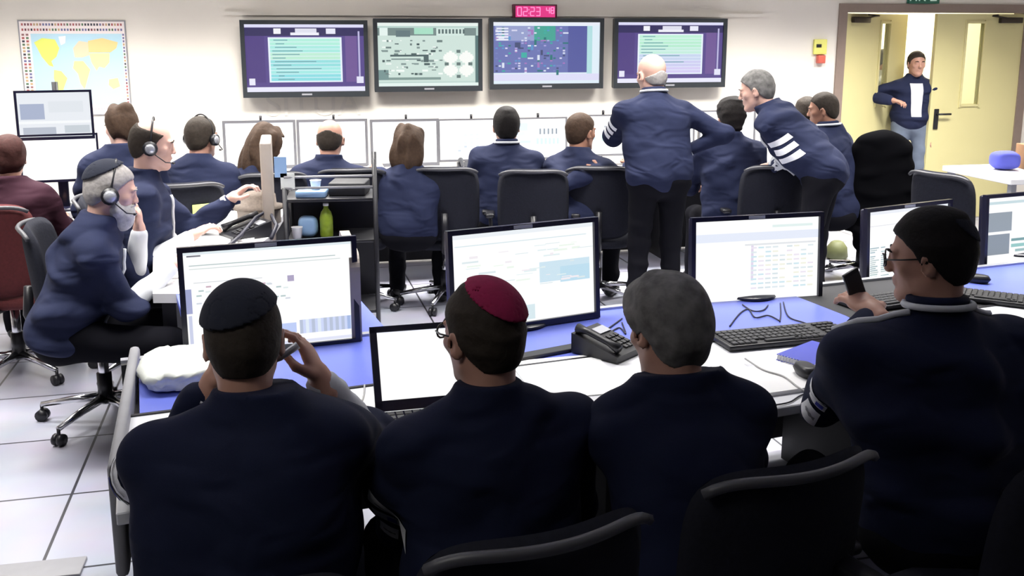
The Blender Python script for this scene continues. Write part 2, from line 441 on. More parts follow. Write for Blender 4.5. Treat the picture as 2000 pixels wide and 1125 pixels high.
# ------------------------------------------------------------------ screens
def screen_quads(mb, w, h, rects, y0=0.0):
    # rects in 0..1 from top-left, each (u0,v0,u1,v1,(r,g,b)) ; faces look along -Y
    for i, (u0, v0, u1, v1, c) in enumerate(rects):
        y = y0 - .00025 * i if i < 8 else y0 - .002 - .00001 * (i - 8)
        x0, x1 = (u0 - .5) * w, (u1 - .5) * w; z1, z0 = (.5 - v0) * h, (.5 - v1) * h
        mb.add([(x0, y, z0), (x1, y, z0), (x1, y, z1), (x0, y, z1)], [(0, 1, 2, 3)], srgb(*c))
rnd = random.Random(3)
def doc_screen(seed, kind):
    r = random.Random(seed); L = []
    W_ = (255, 255, 255)
    L.append((0, 0, 1, 1, W_))
    if kind == 'table1':      # near monitor 1
        L += [(0, 0, 1, .03, (225, 235, 240)), (.02, .035, .10, .05, (120, 120, 130)),
              (.03, .13, .9, .14, (185, 200, 200)), (.03, .165, .93, .172, (205, 215, 215)), (.05, .3, .45, .306, (200, 205, 210)),
              (0, .36, .035, .6, (160, 165, 205)), (.01, .62, .03, 1, (200, 205, 230)),
              (.6, .3, .64, .36, (175, 165, 195)), (.66, .76, .99, .9, (205, 215, 245)), (.55, .78, .64, .88, (190, 205, 245))]
        for i in range(9): L.append((.66 + i * .037, .76, .68 + i * .037, .9, r.choice([(165, 185, 225), (225, 235, 245), (185, 195, 215)])))
        for i in range(26):
            u = .05 + r.random() * .55; v = .34 + r.random() * .2
            L.append((u, v, u + .03, v + .015, r.choice([(200, 170, 185), (180, 200, 200), (210, 215, 225), (225, 235, 235)])))
        L += [(.02, .96, .98, .99, (225, 228, 245))]
    elif kind == 'map':
        L += [(0, 0, 1, .05, (235, 240, 245)), (.02, .12, .95, .13, (215, 230, 235)), (.6, .38, .97, .6, (205, 228, 240)),
              (.75, .45, .97, .62, (190, 222, 238)), (.47, .82, .56, .98, (215, 232, 236))]
        for i in range(40):
            u = .05 + r.random() * .85; v = .12 + r.random() * .5
            L.append((u, v, u + .02 + r.random() * .1, v + .006 + r.random() * .02, r.choice([(225, 238, 240), (240, 235, 240), (220, 232, 235), (235, 245, 235)])))
    elif kind == 'grid':
        L += [(0, .16, 1, .26, (230, 236, 250)), (.4, .3, .98, .32, (225, 228, 232)), (.45, .32, .47, .75, (225, 215, 235)),
              (.62, .08, .95, .11, (225, 240, 238))]
        for i in range(9):
            for j in range(10):
                if r.random() < .8:
                    u = .45 + i * .058; v = .34 + j * .055
                    L.append((u, v, u + .045, v + .02, r.choice([(222, 232, 236), (235, 228, 240), (214, 226, 230), (240, 240, 225), (205, 230, 238)])))
    elif kind == 'list':
        L += [(0, 0, 1, .05, (235, 238, 245)), (.02, .2, .98, .21, (225, 225, 230))]
        for j in range(16):
            v = .5 + j * .028
            for i in range(7):
                if r.random() < .8:
                    u = .03 + i * .13; L.append((u, v, u + .05 + r.random() * .06, v + .015, r.choice([(160, 185, 190), (190, 205, 205), (175, 200, 200)])))
    elif kind == 'side':
        L += [(0, .06, 1, .1, (200, 220, 225)), (0, .22, .3, .5, (150, 160, 170)), (0, .54, .28, .84, (140, 150, 160)),
              (.3, .62, .8, .66, (120, 160, 160)), (.3, .7, .75, .75, (150, 200, 195)), (.35, .78, .7, .82, (160, 190, 190))]
    elif kind == 'plain':
        L += [(0, 0, 1, .03, (240, 240, 250))]
    elif kind == 'far':
        for i in range(4):
            for j in range(5):
                if r.random() < .7:
                    u = .3 + i * .1; v = .35 + j * .1
                    L.append((u, v, u + .05, v + .05, r.choice([(205, 215, 220), (185, 195, 205), (205, 235, 230)])))
    elif kind == 'farblue':
        L += [(.05, .1, .35, .3, (200, 220, 245)), (.05, .34, .3, .42, (205, 225, 250)), (.05, .46, .38, .5, (215, 225, 250)), (.02, .55, .4, .62, (195, 225, 245))]
        for i in range(5): L.append((.55 + i * .07, .25, .58 + i * .07, .4, (130, 140, 150)))
        for i in range(6): L.append((.5 + i * .07, .5, .54 + i * .07, .66, (190, 220, 215)))
    elif kind == 'stack':
        L += [(0, 0, 1, 1, (232, 236, 242)), (.03, .25, .36, .6, (170, 180, 205)), (.42, .2, .9, .45, (225, 230, 236)), (.05, .78, .5, .97, (185, 192, 205)),
              (.62, .75, .97, .92, (200, 208, 215)), (0, .64, 1, .7, (245, 248, 250))]
    return L
def monitor(label, px, py, D, yaw, w, h, kind, group, tilt=4, seed=1, m='scr', stand=True, bez=.018, base_z=.745, cam_top=True, basecol='bezel'):
    c = ray(px, py, D=D)
    root = thing('computer_monitor', label, 'monitor', (c.x, c.y, base_z), R(yaw), group)
    T_ = Matrix.Translation((0, 0, c.z - base_z)) @ Matrix.Rotation(R(-tilt), 4, 'X')
    f = MB(); b = bez
    for (x, z, dx, dz) in ((0, h / 2 + b / 2, w + 2 * b, b), (0, -h / 2 - b * .65, w + 2 * b, b * 1.3), (-w / 2 - b / 2, 0, b, h), (w / 2 + b / 2, 0, b, h)):
        f.box((x, .004, z), (dx, .024, dz))
    f.box((0, .028, 0), (w + 2 * b - .01, .03, h + 2 * b - .01), bev=.008)
    f.box((0, .05, -.01), (w * .5, .03, h * .5), bev=.012)
    for v in range(len(f.v)): f.v[v] = tuple(T_ @ Vector(f.v[v]))
    f.build('bezel', M[basecol], root)
    s = MB(); screen_quads(s, w, h, doc_screen(seed, kind), 0.006)
    for v in range(len(s.v)): s.v[v] = tuple(T_ @ Vector(s.v[v]))
    s.build('screen', M[m], root, True)
    if cam_top:
        g = MB().box(T_ @ Vector((-w * .02, -.009, h / 2 + b * .5)), (w * .13, .003, .012), rot=Matrix.Rotation(R(-tilt), 3, 'X')); g.build('badge', M['silver'], root)
    if stand:
        n = MB(); n.box((0, .075, (c.z - base_z) * .5), (.06, .035, (c.z - base_z)), bev=.006); n.build('stand_neck', M[basecol], root)
        q = MB(); q.lathe([(.10, 0), (.11, .004), (.105, .012), (.03, .018)], (0, .06, .001), 28); q.build('stand_base', M[basecol], root)
    return root
FG = 'widescreen monitors on the front desk'
monitor('leftmost black monitor on the front desk, behind the man with the dark kippah', 531, 580, 3.2, 20, .555, .345, 'table1', FG, seed=5)
monitor('black monitor with pale map page behind the man with the maroon kippah', 1028, 538, 3.45, 27, .58, .345, 'map', FG, seed=6)
monitor('black monitor with pale grid page behind the grey-haired man', 1480, 508, 3.85, 14, .55, .335, 'grid', FG, seed=7)
monitor('black monitor behind the head of the man with glasses', 1776, 475, 4.45, 28, .535, .335, 'list', FG, seed=8)
monitor('black monitor cut off by the right edge of the picture', 2010, 447, 4.65, 22, .55, .33, 'side', FG, seed=9)

# far row of monitors on the far desk
def fardesk_y(x): return 7.55 + .22 * x
FR = 'row of monitors along the back wall'
fm = [(508, 280, 'plain', 'far-row monitor in front of the woman at the left with wavy hair'),
      (650, 277, 'plain', 'far-row monitor in front of the bald seated man'),
      (791, 276, 'plain', 'far-row monitor in front of the woman with shoulder-length brown hair'),
      (918, 271, 'far', 'far-row monitor left of the man with the white collar'),
      (1048, 268, 'farblue', 'far-row monitor right of the man with the white collar, bluish page'),
      (1175, 262, 'farblue', 'far-row monitor left of the standing bald man'),
      (1300, 256, 'far', 'far-row monitor hidden behind the standing bald man'),
      (1420, 252, 'plain', 'far-row monitor behind the seated man with black hair')]
WL = ['the far-row monitor behind the wavy-haired woman', 'the far-row monitor behind the bald seated man', 'the far-row monitor behind the brown-haired woman', 'the far-row monitor left of the white-collared man', 'the far-row monitor right of the white-collared man', 'the far-row monitor left of the standing man', 'the far-row monitor behind the standing man', 'the far-row monitor behind the seated black-haired man']
for i, (px, py, kd, lab) in enumerate(fm):
    D = 7.6
    for _ in range(20): D = fardesk_y(ray(px, py, D=D).x) + .28
    dark = i < 3
    monitor(lab, px, py + 2, D, 12, .50 if dark else .485, .325 if dark else .31, kd, FR, tilt=2, seed=20 + i, m='scrfar', bez=.013 if not dark else .02, cam_top=False, basecol='fargrey')
    p = ray(px + 5, py - 50, D=D + .03)
    webroot = MB(); webroot.box((0, 0, .018), (.018, .02, .036), bev=.003); webroot.tube([(0, -.008, .024), (0, -.02, .024)], .007)
    wc = webroot.build('webcam', M['black']); p.z = 0
    c = ray(px, py + 2, D=D); zt = c.z + (.325 if dark else .31) / 2 + (.02 if dark else .013)
    tag(wc, 'small black webcam on top of ' + WL[i], 'webcam', 'webcams on the far monitors', (c.x + .01, D + .012, zt - .001), R(12))
M['scrleft'] = M['scrfar']
monitor('upper one of the two stacked monitors at the left edge, grey-blue page', 107, 224, 5.9, 20, .40, .265, 'stack', 'stacked pair of monitors at the left', tilt=2, m='scr', bez=.014, stand=False, base_z=1.2, cam_top=False)
monitor('lower blank white one of the two stacked monitors at the left edge', 117, 308, 5.9, 20, .42, .265, 'plain', 'stacked pair of monitors at the left', tilt=2, m='scrfar', bez=.012, stand=True, base_z=.745, cam_top=False)
q = ray(107, 224, D=5.9)
mb = MB(); mb.tube([(0, 0, 0), (0, 0, .78)], .018, 12); mb.box((0, 0, .006), (.2, .18, .012)); mb.box((0, -.04, .48), (.05, .08, .05)); mb.box((0, -.04, .7), (.05, .08, .05))
tag(mb.build('monitor_pole', M['black']), 'black pole carrying the two stacked monitors at the left', 'stand', None, (q.x - .04, q.y + .12, .745), R(20))

# ------------------------------------------------------------------ televisions
def television(label, px, py, wpx, hpx, kind, yaw):
    c = wallpt(px, py, off=.11)
    dep = c.y * math.cos(PITCH) + (CAMH - c.z) * math.sin(PITCH)
    w = wpx / FPX * dep / math.cos(R(yaw)) * 1.0; h = hpx / FPX * dep
    root = thing('television', label, 'television', (c.x, c.y, c.z - h / 2), R(yaw), 'four wall-mounted televisions')
    b = .035; wi, hi = w - 2 * b, h - 2 * b - .012
    f = MB(); cz = h / 2
    for (x, z, dx, dz) in ((0, h / 2 - b / 2, w, b), (0, -h / 2 + b / 2 + .006, w, b + .012), (-w / 2 + b / 2, .006, b, hi), (w / 2 - b / 2, .006, b, hi)):
        f.box((x, -.005, z + cz), (dx, .03, dz))
    f.box((0, .03, cz), (w, .045, h), bev=.01); f.build('bezel', M['tvblack'], root)
    MB().box((0, .075, cz), (.4, .05, .25)).build('wall_bracket', M['black'], root)
    MB().box((0, -.021, -h / 2 + b / 2 + .006 + cz), (.085, .003, .014)).build('badge', M['silver'], root)
    r = random.Random(hash(kind) % 7 + 3 if False else len(kind)); L = []
    if kind.startswith('purple'):
        L += [(0, 0, 1, 1, (88, 72, 140)), (0, .93, 1, 1, (235, 235, 255)), (0, 0, 1, .045, (225, 225, 250)), (0, .05, 1, .17, (48, 42, 92)),
              (.0, .17, .16, .86, (80, 62, 130)), (.84, .17, .94, .86, (112, 86, 150)), (.02, .8, .07, .9, (235, 235, 250)), (.95, .1, .965, .85, (190, 185, 225)),
              (.93, .78, .99, .88, (230, 230, 250)), (.24, .06, .3, .14, (245, 245, 250)), (.42, .06, .6, .12, (225, 225, 240)), (.38, .12, .62, .16, (240, 240, 250)), (.68, .06, .76, .14, (235, 235, 250)),
              (.19, .19, .81, .86, (235, 245, 255))]
        cs = [(178, 240, 222), (170, 236, 226), (190, 238, 215), (150, 225, 225), (165, 235, 230), (140, 222, 228)] if kind == 'purple1' else [(190, 242, 215), (184, 238, 210), (196, 238, 222), (200, 214, 240), (206, 206, 242), (214, 206, 245)]
        n = 12
        for i in range(n):
            L.append((.205, .21 + i * .053, .795, .21 + (i + .86) * .053, cs[min(len(cs) - 1, i * len(cs) // n)]))
            L.append((.22 + r.random() * .05, .225 + i * .053, .3 + r.random() * .35, .24 + i * .053, (120, 170, 180)))
    elif kind == 'plan':
        L += [(0, 0, 1, 1, (190, 215, 208)), (0, 0, 1, .05, (235, 245, 240)), (0, .95, 1, 1, (230, 245, 240)), (0, .08, .98, .2, (120, 140, 138)), (0, .2, .98, .93, (208, 228, 220)),
              (.02, .08, .1, .2, (230, 245, 240)), (.18, .12, .32, .22, (100, 120, 125)), (.36, .08, .55, .18, (170, 225, 200)), (.58, .08, .86, .2, (215, 235, 228)),
              (0, .74, .1, .9, (120, 150, 148)), (.1, .86, .62, .9, (130, 155, 150)), (.97, .2, 1, .95, (90, 120, 120))]
        for i in range(8): L.append((.6 + .035 * i, .1, .62 + .035 * i, .17, (90, 110, 110)))
        for i in range(80):
            u = .03 + r.random() * .58; v = .27 + int(r.random() * 11) * .052
            if .48 < v < .56 and u < .45: continue
            L.append((u, v, min(.64, u + .01 + r.random() * .05), v + .012 + r.random() * .025, r.choice([(70, 90, 92), (110, 130, 128), (245, 252, 248), (130, 150, 148)])))
        L += [(.12, .5, .5, .53, (80, 100, 102)), (.45, .52, .5, .62, (80, 100, 102)), (.13, .56, .42, .58, (120, 140, 140))]
        for (cu, cv) in ((.72, .55), (.88, .55), (.72, .75), (.88, .75)):
            for k in range(8):
                rr = .075 * math.sin((k + .5) / 8 * PI); L.append((cu - rr, cv - .11 + k * .0275, cu + rr, cv - .11 + (k + 1) * .0275, (250, 252, 248)))
        for (cu, cv) in ((.8, .45), (.8, .65), (.8, .85), (.68, .65), (.92, .65)): L.append((cu - .02, cv - .025, cu + .02, cv + .025, (100, 120, 118)))
    else:
        L += [(0, 0, 1, 1, (225, 240, 250)), (0, .06, .93, .82, (108, 118, 180)), (.7, .06, .88, .82, (86, 92, 160)), (0, 0, 1, .05, (235, 240, 250)), (.88, .06, .93, .95, (180, 225, 228)),
              (.0, .84, 1, .95, (222, 222, 248)), (.02, .06, .38, .3, (150, 160, 205)), (.38, .06, .58, .3, (70, 165, 150))]
        for i in range(150):
            u = .02 + int(r.random() * 22) * .03; v = .08 + int(r.random() * 18) * .041
            L.append((u, v, u + .022 + (.03 if r.random() < .2 else 0), v + .024 + (.06 if r.random() < .15 else 0), r.choice([(220, 228, 245), (70, 80, 120), (60, 175, 165), (90, 150, 205), (170, 165, 220), (215, 215, 240), (120, 130, 190), (40, 120, 120), (165, 120, 190)])))
        for j in range(5): L.append((.03, .09 + j * .045, .14, .115 + j * .045, (235, 238, 250)))
    s = MB(); screen_quads(s, wi, hi, L, -.001)
    for v in range(len(s.v)): s.v[v] = (s.v[v][0], s.v[v][1], s.v[v][2] + cz + .006)
    s.build('screen', M['tv'], root, True)
a = math.degrees(WA)
television('leftmost wall television with purple page and cyan panel', 597, 115, 238, 148, 'purple1', a)
television('second wall television from the left showing a pale green floor plan', 837, 108, 208, 140, 'plan', a)
television('third wall television from the left showing blue and teal cells, under the red clock', 1068, 105, 224, 136, 'cells', a)
television('rightmost wall television, purple page behind the standing bald man', 1309, 104, 226, 133, 'purple2', a)

# digital clock
cl = thing('digital_clock', 'red LED digital clock on the wall above the third television', 'clock'); onwall(cl)
ck = wall_local(wallpt(1042, z=1.97)); kz = wallpt(1042, 23).z
cwid = 84 / FPX * 8.9
M['clockcase'] = mat('clock_case', (.10, .012, .03), .4)
MB().box((ck, -.04, kz), (cwid, .07, .125), bev=.005).build('clock_case', M['clockcase'], cl)
fb = MB(); fb.add([(ck - cwid * .45, -.0765, kz - .048), (ck + cwid * .45, -.0765, kz - .048), (ck + cwid * .45, -.0765, kz + .048), (ck - cwid * .45, -.0765, kz + .048)], [(0, 1, 2, 3)], (.42, .02, .13))
fb.build('clock_face', M['led'], cl, True)
dg = MB(); SEG = {'0': 'abcdef', '2': 'abged', '3': 'abgcd', '4': 'fgbc', '8': 'abcdefg'}
def digit(ch, x, zc, hh, ww):
    t = .008
    pos = {'a': (0, hh / 2, ww, t), 'g': (0, 0, ww, t), 'd': (0, -hh / 2, ww, t), 'f': (-ww / 2, hh / 4, t, hh / 2), 'b': (ww / 2, hh / 4, t, hh / 2), 'e': (-ww / 2, -hh / 4, t, hh / 2), 'c': (ww / 2, -hh / 4, t, hh / 2)}
    for sg in SEG[ch]:
        cx, cz_, dx, dz = pos[sg]; dg.box((x + cx, -.078, zc + cz_), (dx, .002, dz), col=(1, .18, .38))
X0 = ck - cwid * .40
for i, (ch, xx, hh) in enumerate((('0', .0, .07), ('2', .052, .07), ('2', .115, .07), ('3', .167, .07), ('4', .255, .05), ('8', .295, .05))):
    digit(ch, X0 + xx + .015, kz + (.01 if hh < .06 else 0), hh, .034 if hh > .06 else .026)
for dz in (-.015, .015): dg.box((X0 + .099, -.078, kz + dz), (.008, .002, .008), col=(1, .18, .38))
dg.build('digits', M['led'], cl, True)

# world map poster
mp = thing('wall_map', 'world map poster with a border of small flags on the wall at the left', 'map'); onwall(mp)
m0 = wall_local(wallpt(47, z=1.5)); m1 = wall_local(wallpt(250, z=1.5)); mz1 = wallpt(150, 42).z; mz0 = 1.17
mw, mh = m1 - m0, mz1 - mz0
pm = MB().box(((m0 + m1) / 2, -.006, (mz0 + mz1) / 2), (mw + .02, .01, mh + .02)); pm.build('backing_board', M['grey'], mp)
ms = MB(); ccx, ccz = (m0 + m1) / 2, (mz0 + mz1) / 2
def mrect(u0, v0, u1, v1, c, k):
    ms.add([(m0 + u0 * mw, -.0115 - k * .0006, mz1 - v1 * mh), (m0 + u1 * mw, -.0115 - k * .0006, mz1 - v1 * mh), (m0 + u1 * mw, -.0115 - k * .0006, mz1 - v0 * mh), (m0 + u0 * mw, -.0115 - k * .0006, mz1 - v0 * mh)], [(0, 1, 2, 3)], srgb(*c))
mrect(0, 0, 1, 1, (238, 228, 226), 0); mrect(.1, .13, .97, .9, (180, 215, 230), 1)
def mpoly(pts, c):
    ms.add([(m0 + (.1 + .87 * u) * mw, -.0135, mz1 - (.13 + .77 * v) * mh) for u, v in pts], [tuple(range(len(pts) - 1, -1, -1))], srgb(*c))
mpoly([(.03, .12), (.12, .06), (.26, .08), (.3, .2), (.26, .32), (.2, .38), (.22, .46), (.17, .44), (.1, .32), (.06, .2)], (222, 230, 110))
mpoly([(.3, .04), (.38, .03), (.37, .13), (.32, .16)], (235, 240, 240))
mpoly([(.22, .5), (.3, .52), (.36, .62), (.31, .76), (.27, .92), (.24, .8), (.21, .62)], (200, 224, 130))
mpoly([(.45, .38), (.55, .38), (.62, .5), (.58, .64), (.54, .78), (.5, .7), (.48, .56), (.43, .48)], (240, 222, 150))
mpoly([(.45, .2), (.52, .1), (.62, .12), (.62, .3), (.54, .33), (.46, .33)], (238, 208, 175))
mpoly([(.62, .1), (.78, .06), (.95, .12), (.93, .2), (.86, .26), (.62, .26)], (242, 206, 140))
mpoly([(.62, .27), (.85, .27), (.84, .4), (.78, .48), (.72, .46), (.69, .52), (.64, .4)], (236, 222, 160))
mpoly([(.82, .64), (.92, .62), (.94, .74), (.86, .78), (.81, .72)], (238, 212, 150))
fl = random.Random(2); FC = [(120, 70, 80), (60, 60, 70), (150, 110, 110), (90, 120, 90), (110, 110, 150), (190, 160, 120), (170, 90, 90)]
for i in range(34):
    for j in (0, 1):
        u = .02 + i * .0285; mrect(u, .02 + j * .055, u + .017, .045 + j * .055, fl.choice(FC), 2)
for j in range(24):
    for i in (0, 1): mrect(.015 + i * .04, .13 + j * .035, .04 + i * .04, .152 + j * .035, fl.choice(FC), 2)
for j in range(24): mrect(.975, .13 + j * .035, .992, .152 + j * .035, fl.choice(FC), 2)
for i in range(30): mrect(.1 + i * .029, .93, .118 + i * .029, .955, fl.choice([(190, 180, 185), (170, 170, 175)]), 2)
ms.build('map_print', M['print'], mp, True)

# ceiling lights (fixtures)
for i, (x, y) in enumerate(LAMPS + FRONT + [(-1.3, .9)]):  # last one is an added fixture for the near fill lamp
    mb = MB()
    for (cx, cy, dx, dy) in ((0, .28, 1.2, .04), (0, -.28, 1.2, .04), (.58, 0, .04, .6), (-.58, 0, .04, .6)): mb.box((cx, cy, 0), (dx, dy, .07))
    o = mb.build('ceiling_light', M['white'])
    tag(o, 'recessed rectangular ceiling light above the ' + ('far desk row' if i < 5 else 'aisle behind the front desk' if i < 9 else 'front desk monitors' if i < 13 else 'near row of chairs, added as unseen fill'), 'ceiling light', 'ceiling lights over the far desks' if i < 5 else 'ceiling lights over the aisle' if i < 9 else 'ceiling lights over the front desk' if i < 13 else None, (x, y, CEIL - .034), R(11))

# ------------------------------------------------------------------ front desk
DO = Vector((-.873, 2.029, 0)); DA = R(21)
du = Vector((math.cos(DA), math.sin(DA), 0)); dv = Vector((-math.sin(DA), math.cos(DA), 0))
def dk(s, n, z=.745):
    p = DO + du * s + dv * n; return Vector((p.x, p.y, z))
def dinv(p):
    q = Vector((p[0], p[1], 0)) - DO; return q.dot(du), q.dot(dv)
DT = .745; DB = .60; DE = 1.12; DLEN = 4.9
dsk = thing('front_desk', 'long front desk with white front half and blue rear half under the near monitors', 'desk', tuple(DO), DA)
MB().box((DLEN / 2 - .02, DB / 2, DT - .015), (DLEN, DB, .03), bev=.003, seg=1).build('worktop', M['desk'], dsk)
def rr(x0, y0, x1, y1, r, corners=(1, 1, 1, 1)):
    pts = []
    for (cx, cy, a0, on) in ((x1 - r, y1 - r, 0, corners[0]), (x0 + r, y1 - r, 90, corners[1]), (x0 + r, y0 + r, 180, corners[2]), (x1 - r, y0 + r, 270, corners[3])):
        if on:
            for k in range(7): th = R(a0 + k * 15); pts.append((cx + r * math.cos(th), cy + r * math.sin(th)))
        else:
            pts.append({0: (x1, y1), 90: (x0, y1), 180: (x0, y0), 270: (x1, y0)}[a0])
    return pts
sb, _ = dinv(ray(1640, 612, z=DT))
s4, _ = dinv(ray(1880, 560, z=DT))
MB().prism(rr(.035, DB, sb, DE, .1, (1, 0, 0, 1)), DT - .03, DT).build('rear_worktop', M['blue'], dsk)
MB().prism(rr(sb + .004, DB, s4, DE, .02, (0, 0, 0, 0)), DT - .03, DT - .002).build('rear_worktop', M['dark'], dsk)
MB().prism(rr(s4 + .004, DB, DLEN - .03, DE, .08, (0, 1, 1, 0)), DT - .03, DT).build('rear_worktop', M['blue'], dsk)
MB().box((DLEN / 2 - .02, DE + .012, .40), (DLEN, .02, .66)).build('modesty_panel', M['dark'], dsk)
MB().box((DLEN / 2 - .02, DE - .005, DT + .004), (DLEN, .03, .010)).build('rear_edge_trim', M['silver'], dsk)
MB().box((DLEN / 2, DB, DT + .002), (DLEN, .012, .005)).build('joint_strip', M['black'], dsk)
MB().box((0, .68, .63), (.032, .98, .30), rot=(0, 0, R(-3)), bev=.012).build('end_panel', M['grey'], dsk)
MB().box((.02, .56, .355), (.025, 1.08, .71)).build('side_panel', M['dark'], dsk)
for s in (1.25, 2.6, 3.9): MB().box((s, .55, .36), (.03, 1.0, .70)).build('support_panel', M['dark'], dsk)
MB().box((1.0, .02, .36), (1.9, .012, .64)).build('front_panel', M['dark'], dsk) if False else None
# low beige divider between monitors
sd, nd = dinv(ray(711, 660, z=DT))
p = ray(711, 660, z=DT)
dv_ = MB(); dv_.slab(.5, .34, .03, power=6, nu=10, nv=10, mtx=Matrix.Translation((0, 0, .17)) @ Matrix.Rotation(R(90), 4, 'Z'))
dvo = MB()
prof = [(-.25, 0), (.25, 0)] + [(.25 - .06 + .06 * math.cos(R(k * 15)), .31 - .06 + .06 * math.sin(R(k * 15))) for k in range(7)] + [(-.25 + .06 + .06 * math.cos(R(90 + k * 15)), .31 - .06 + .06 * math.sin(R(90 + k * 15))) for k in range(7)]
vs_ = [(-.018, y, z) for y, z in prof] + [(.018, y, z) for y, z in prof]; n_ = len(prof)
dvo.add(vs_, [tuple(range(n_)), tuple(range(2 * n_ - 1, n_ - 1, -1))] + [(i, i + n_, (i + 1) % n_ + n_, (i + 1) % n_) for i in range(n_)])
tag(dvo.build('desk_divider', M['beige']), 'beige rounded divider board beside the leftmost front monitor', 'divider', None, tuple(dk(sd, nd + .22, DT + .001)), R(14))

# side desk of the two headset men
SD = [(-1.50, 3.93), (-1.33, 3.93), (-1.30, 5.1), (-1.42, 6.1), (-2.05, 6.15), (-1.92, 5.1)]
sdk = thing('side_desk', 'white side desk covered in papers in front of the two men with headsets', 'desk')
MB().prism(SD, DT - .04, DT).build('worktop', M['white'], sdk)
MB().prism([(-1.48, 3.97), (-1.42, 3.97), (-1.3, 5.0), (-1.42, 6.0), (-1.9, 6.0), (-1.85, 5.2)], 0.0, DT - .041).build('pedestal', M['dark'], sdk)
# blue return behind the first monitor
blr = MB(); a_ = ray(336, 545, z=DT); b_2 = ray(380, 700, z=DT); 
blr.prism([(b_2.x, b_2.y), (b_2.x + .62, b_2.y + .28), (b_2.x + .30, b_2.y + 1.1), (a_.x, a_.y)], DT - .035, DT - .003)
blr.build('return_top', M['blue'], dsk).matrix_local = Matrix.Translation(-DO) if False else Matrix.Identity(4)
ro = bpy.data.objects['return_top']; ro.matrix_local = (Matrix.Translation(DO) @ Matrix.Rotation(DA, 4, 'Z')).inverted()
# tall divider board + rack between side desk and aisle
tb = MB().box((0, 0, .62), (.06, .45, 1.24), bev=.01)
q = ray(520, 420, D=5.35)
tag(tb.build('partition_board', M['beige']), 'tall beige partition board at the end of the side desk', 'partition', None, (q.x, 5.42, 0), R(13))

rk = thing('equipment_rack', 'black open rack with shelves holding bottles and cups behind the first monitor', 'rack', (ray(645, 400, D=5.3).x, 5.35, 0), R(8))
rw, rd = .48, .34
for sx in (-1, 1):
    for sy in (-1, 1): MB().tube([(sx * rw / 2, sy * rd / 2, 0), (sx * rw / 2, sy * rd / 2, 1.15 if sx > 0 else 1.0)], .013, 8).build('post', M['black'], rk)
for z in (.3, .70, .93): MB().box((0, 0, z), (rw, rd, .018), bev=.004).build('shelf', M['black'], rk)
MB().box((0, rd / 2 + .005, .62), (rw, .01, .62)).build('back_panel', M['black'], rk)
for z in (1.0, 1.06): MB().tube([(-rw / 2, -rd / 2, z), (rw / 2, -rd / 2, z)], .007).build('rail', M['grey'], rk)
def on_rack(lx, ly, z):
    p = Matrix.Rotation(R(8), 4, 'Z') @ Vector((lx, ly, 0)) + rk.location; return (p.x, p.y, z)
bt = thing('bottle', 'yellow-green bottle standing on the middle shelf of the black rack', 'bottle', on_rack(-.03, -.08, .711))
MB().lathe([(.032, 0), (.036, .01), (.036, .11), (.028, .14), (.013, .16), (.013, .175)]).build('bottle_body', M['green'], bt)
MB().lathe([(.015, .175), (.015, .19)]).build('bottle_cap', M['white'], bt)
tag(MB().slab(.11, .12, .08, power=3, mtx=Matrix.Translation((0, 0, .062))).build('plastic_bag', M['lightblue']), 'light blue bag beside the green bottle on the rack', 'bag', None, on_rack(-.13, -.07, .711))
tag(MB().lathe([(.022, 0), (.03, .07), (.032, .072), (.028, .07), (.02, .004)]).build('paper_cup', M['white']), 'white cup on the middle shelf at the left of the light blue bag', 'cup', None, on_rack(-.185, -.14, .711))
tag(MB().lathe([(.022, 0), (.03, .05), (.032, .052), (.028, .05), (.02, .004)]).build('paper_cup', M['white']), 'white cup on top of the blue box on the rack', 'cup', None, on_rack(-.08, -.08, .9775))
tag(MB().box((0, 0, .0185), (.16, .12, .037), bev=.006).build('tissue_box', M['lightblue']), 'small light blue box on the upper shelf of the rack', 'box', None, on_rack(-.10, -.08, .94))
tag(MB().box((0, 0, .036), (.2, .2, .07), bev=.006).build('network_device', M['dark']), 'dark flat device at the right of the upper rack shelf', 'device', None, on_rack(.10, 0, .94))
for i, (z, dx) in enumerate(((1.12, 0), (1.0, .05))):
    p = ray(536 + i * 14, 330 + i * 28, D=5.08)
    tag(MB().box((0, 0, 0), (.065 + i * .01, .004, .11 if i == 0 else .085)).build('note_sheet', M['lightblue'] if i == 0 else M['bag']), ('pale blue sheet pinned on the partition side' if i == 0 else 'pale green sheet hanging lower beside the rack'), 'sheet', None, (q.x + .10 + .04 + i * .035, 5.15, p.z), R(0))

# ------------------------------------------------------------------ far desk
fdk = thing('far_desk', 'long white desk under the far row of monitors along the back wall', 'desk', (0, 7.4, 0), math.atan(.22))
MB().box((-.1, .2, DT - .02), (5.2, .75, .04), bev=.004, seg=1).build('worktop', M['white'], fdk)
MB().box((-.1, .5, .36), (5.1, .02, .70)).build('modesty_panel', M['dark'], fdk)
for x in (-2.6, -1.3, 0, 1.3, 2.4): MB().box((x, .2, .35), (.03, .66, .70)).build('leg_panel', M['dark'], fdk)
def fd(px, n, z=DT + .001):    # point on far desk at distance n from its near edge
    D = 7.4
    for _ in range(25):
        p = ray(px, 330, D=D); D = 7.4 + .22 * p.x - .17 + n
    return (p.x, D, z)
ldk = thing('left_desk', 'white desk below the stacked monitors at the left edge', 'desk', (-2.95, 6.15, 0), R(14))
MB().box((0, 0, DT - .02), (1.9, .7, .04), bev=.004, seg=1).build('worktop', M['white'], ldk)
for x in (-.9, .9): MB().box((x, 0, .35), (.03, .6, .70)).build('leg_panel', M['dark'], ldk)
rdk = thing('side_table', 'white table beyond the front desk at the right edge carrying a blue bag', 'table', (4.0, 7.15, 0), R(12))
MB().box((0, 0, .81), (1.3, .75, .04), bev=.004, seg=1).build('table_top', M['white'], rdk)
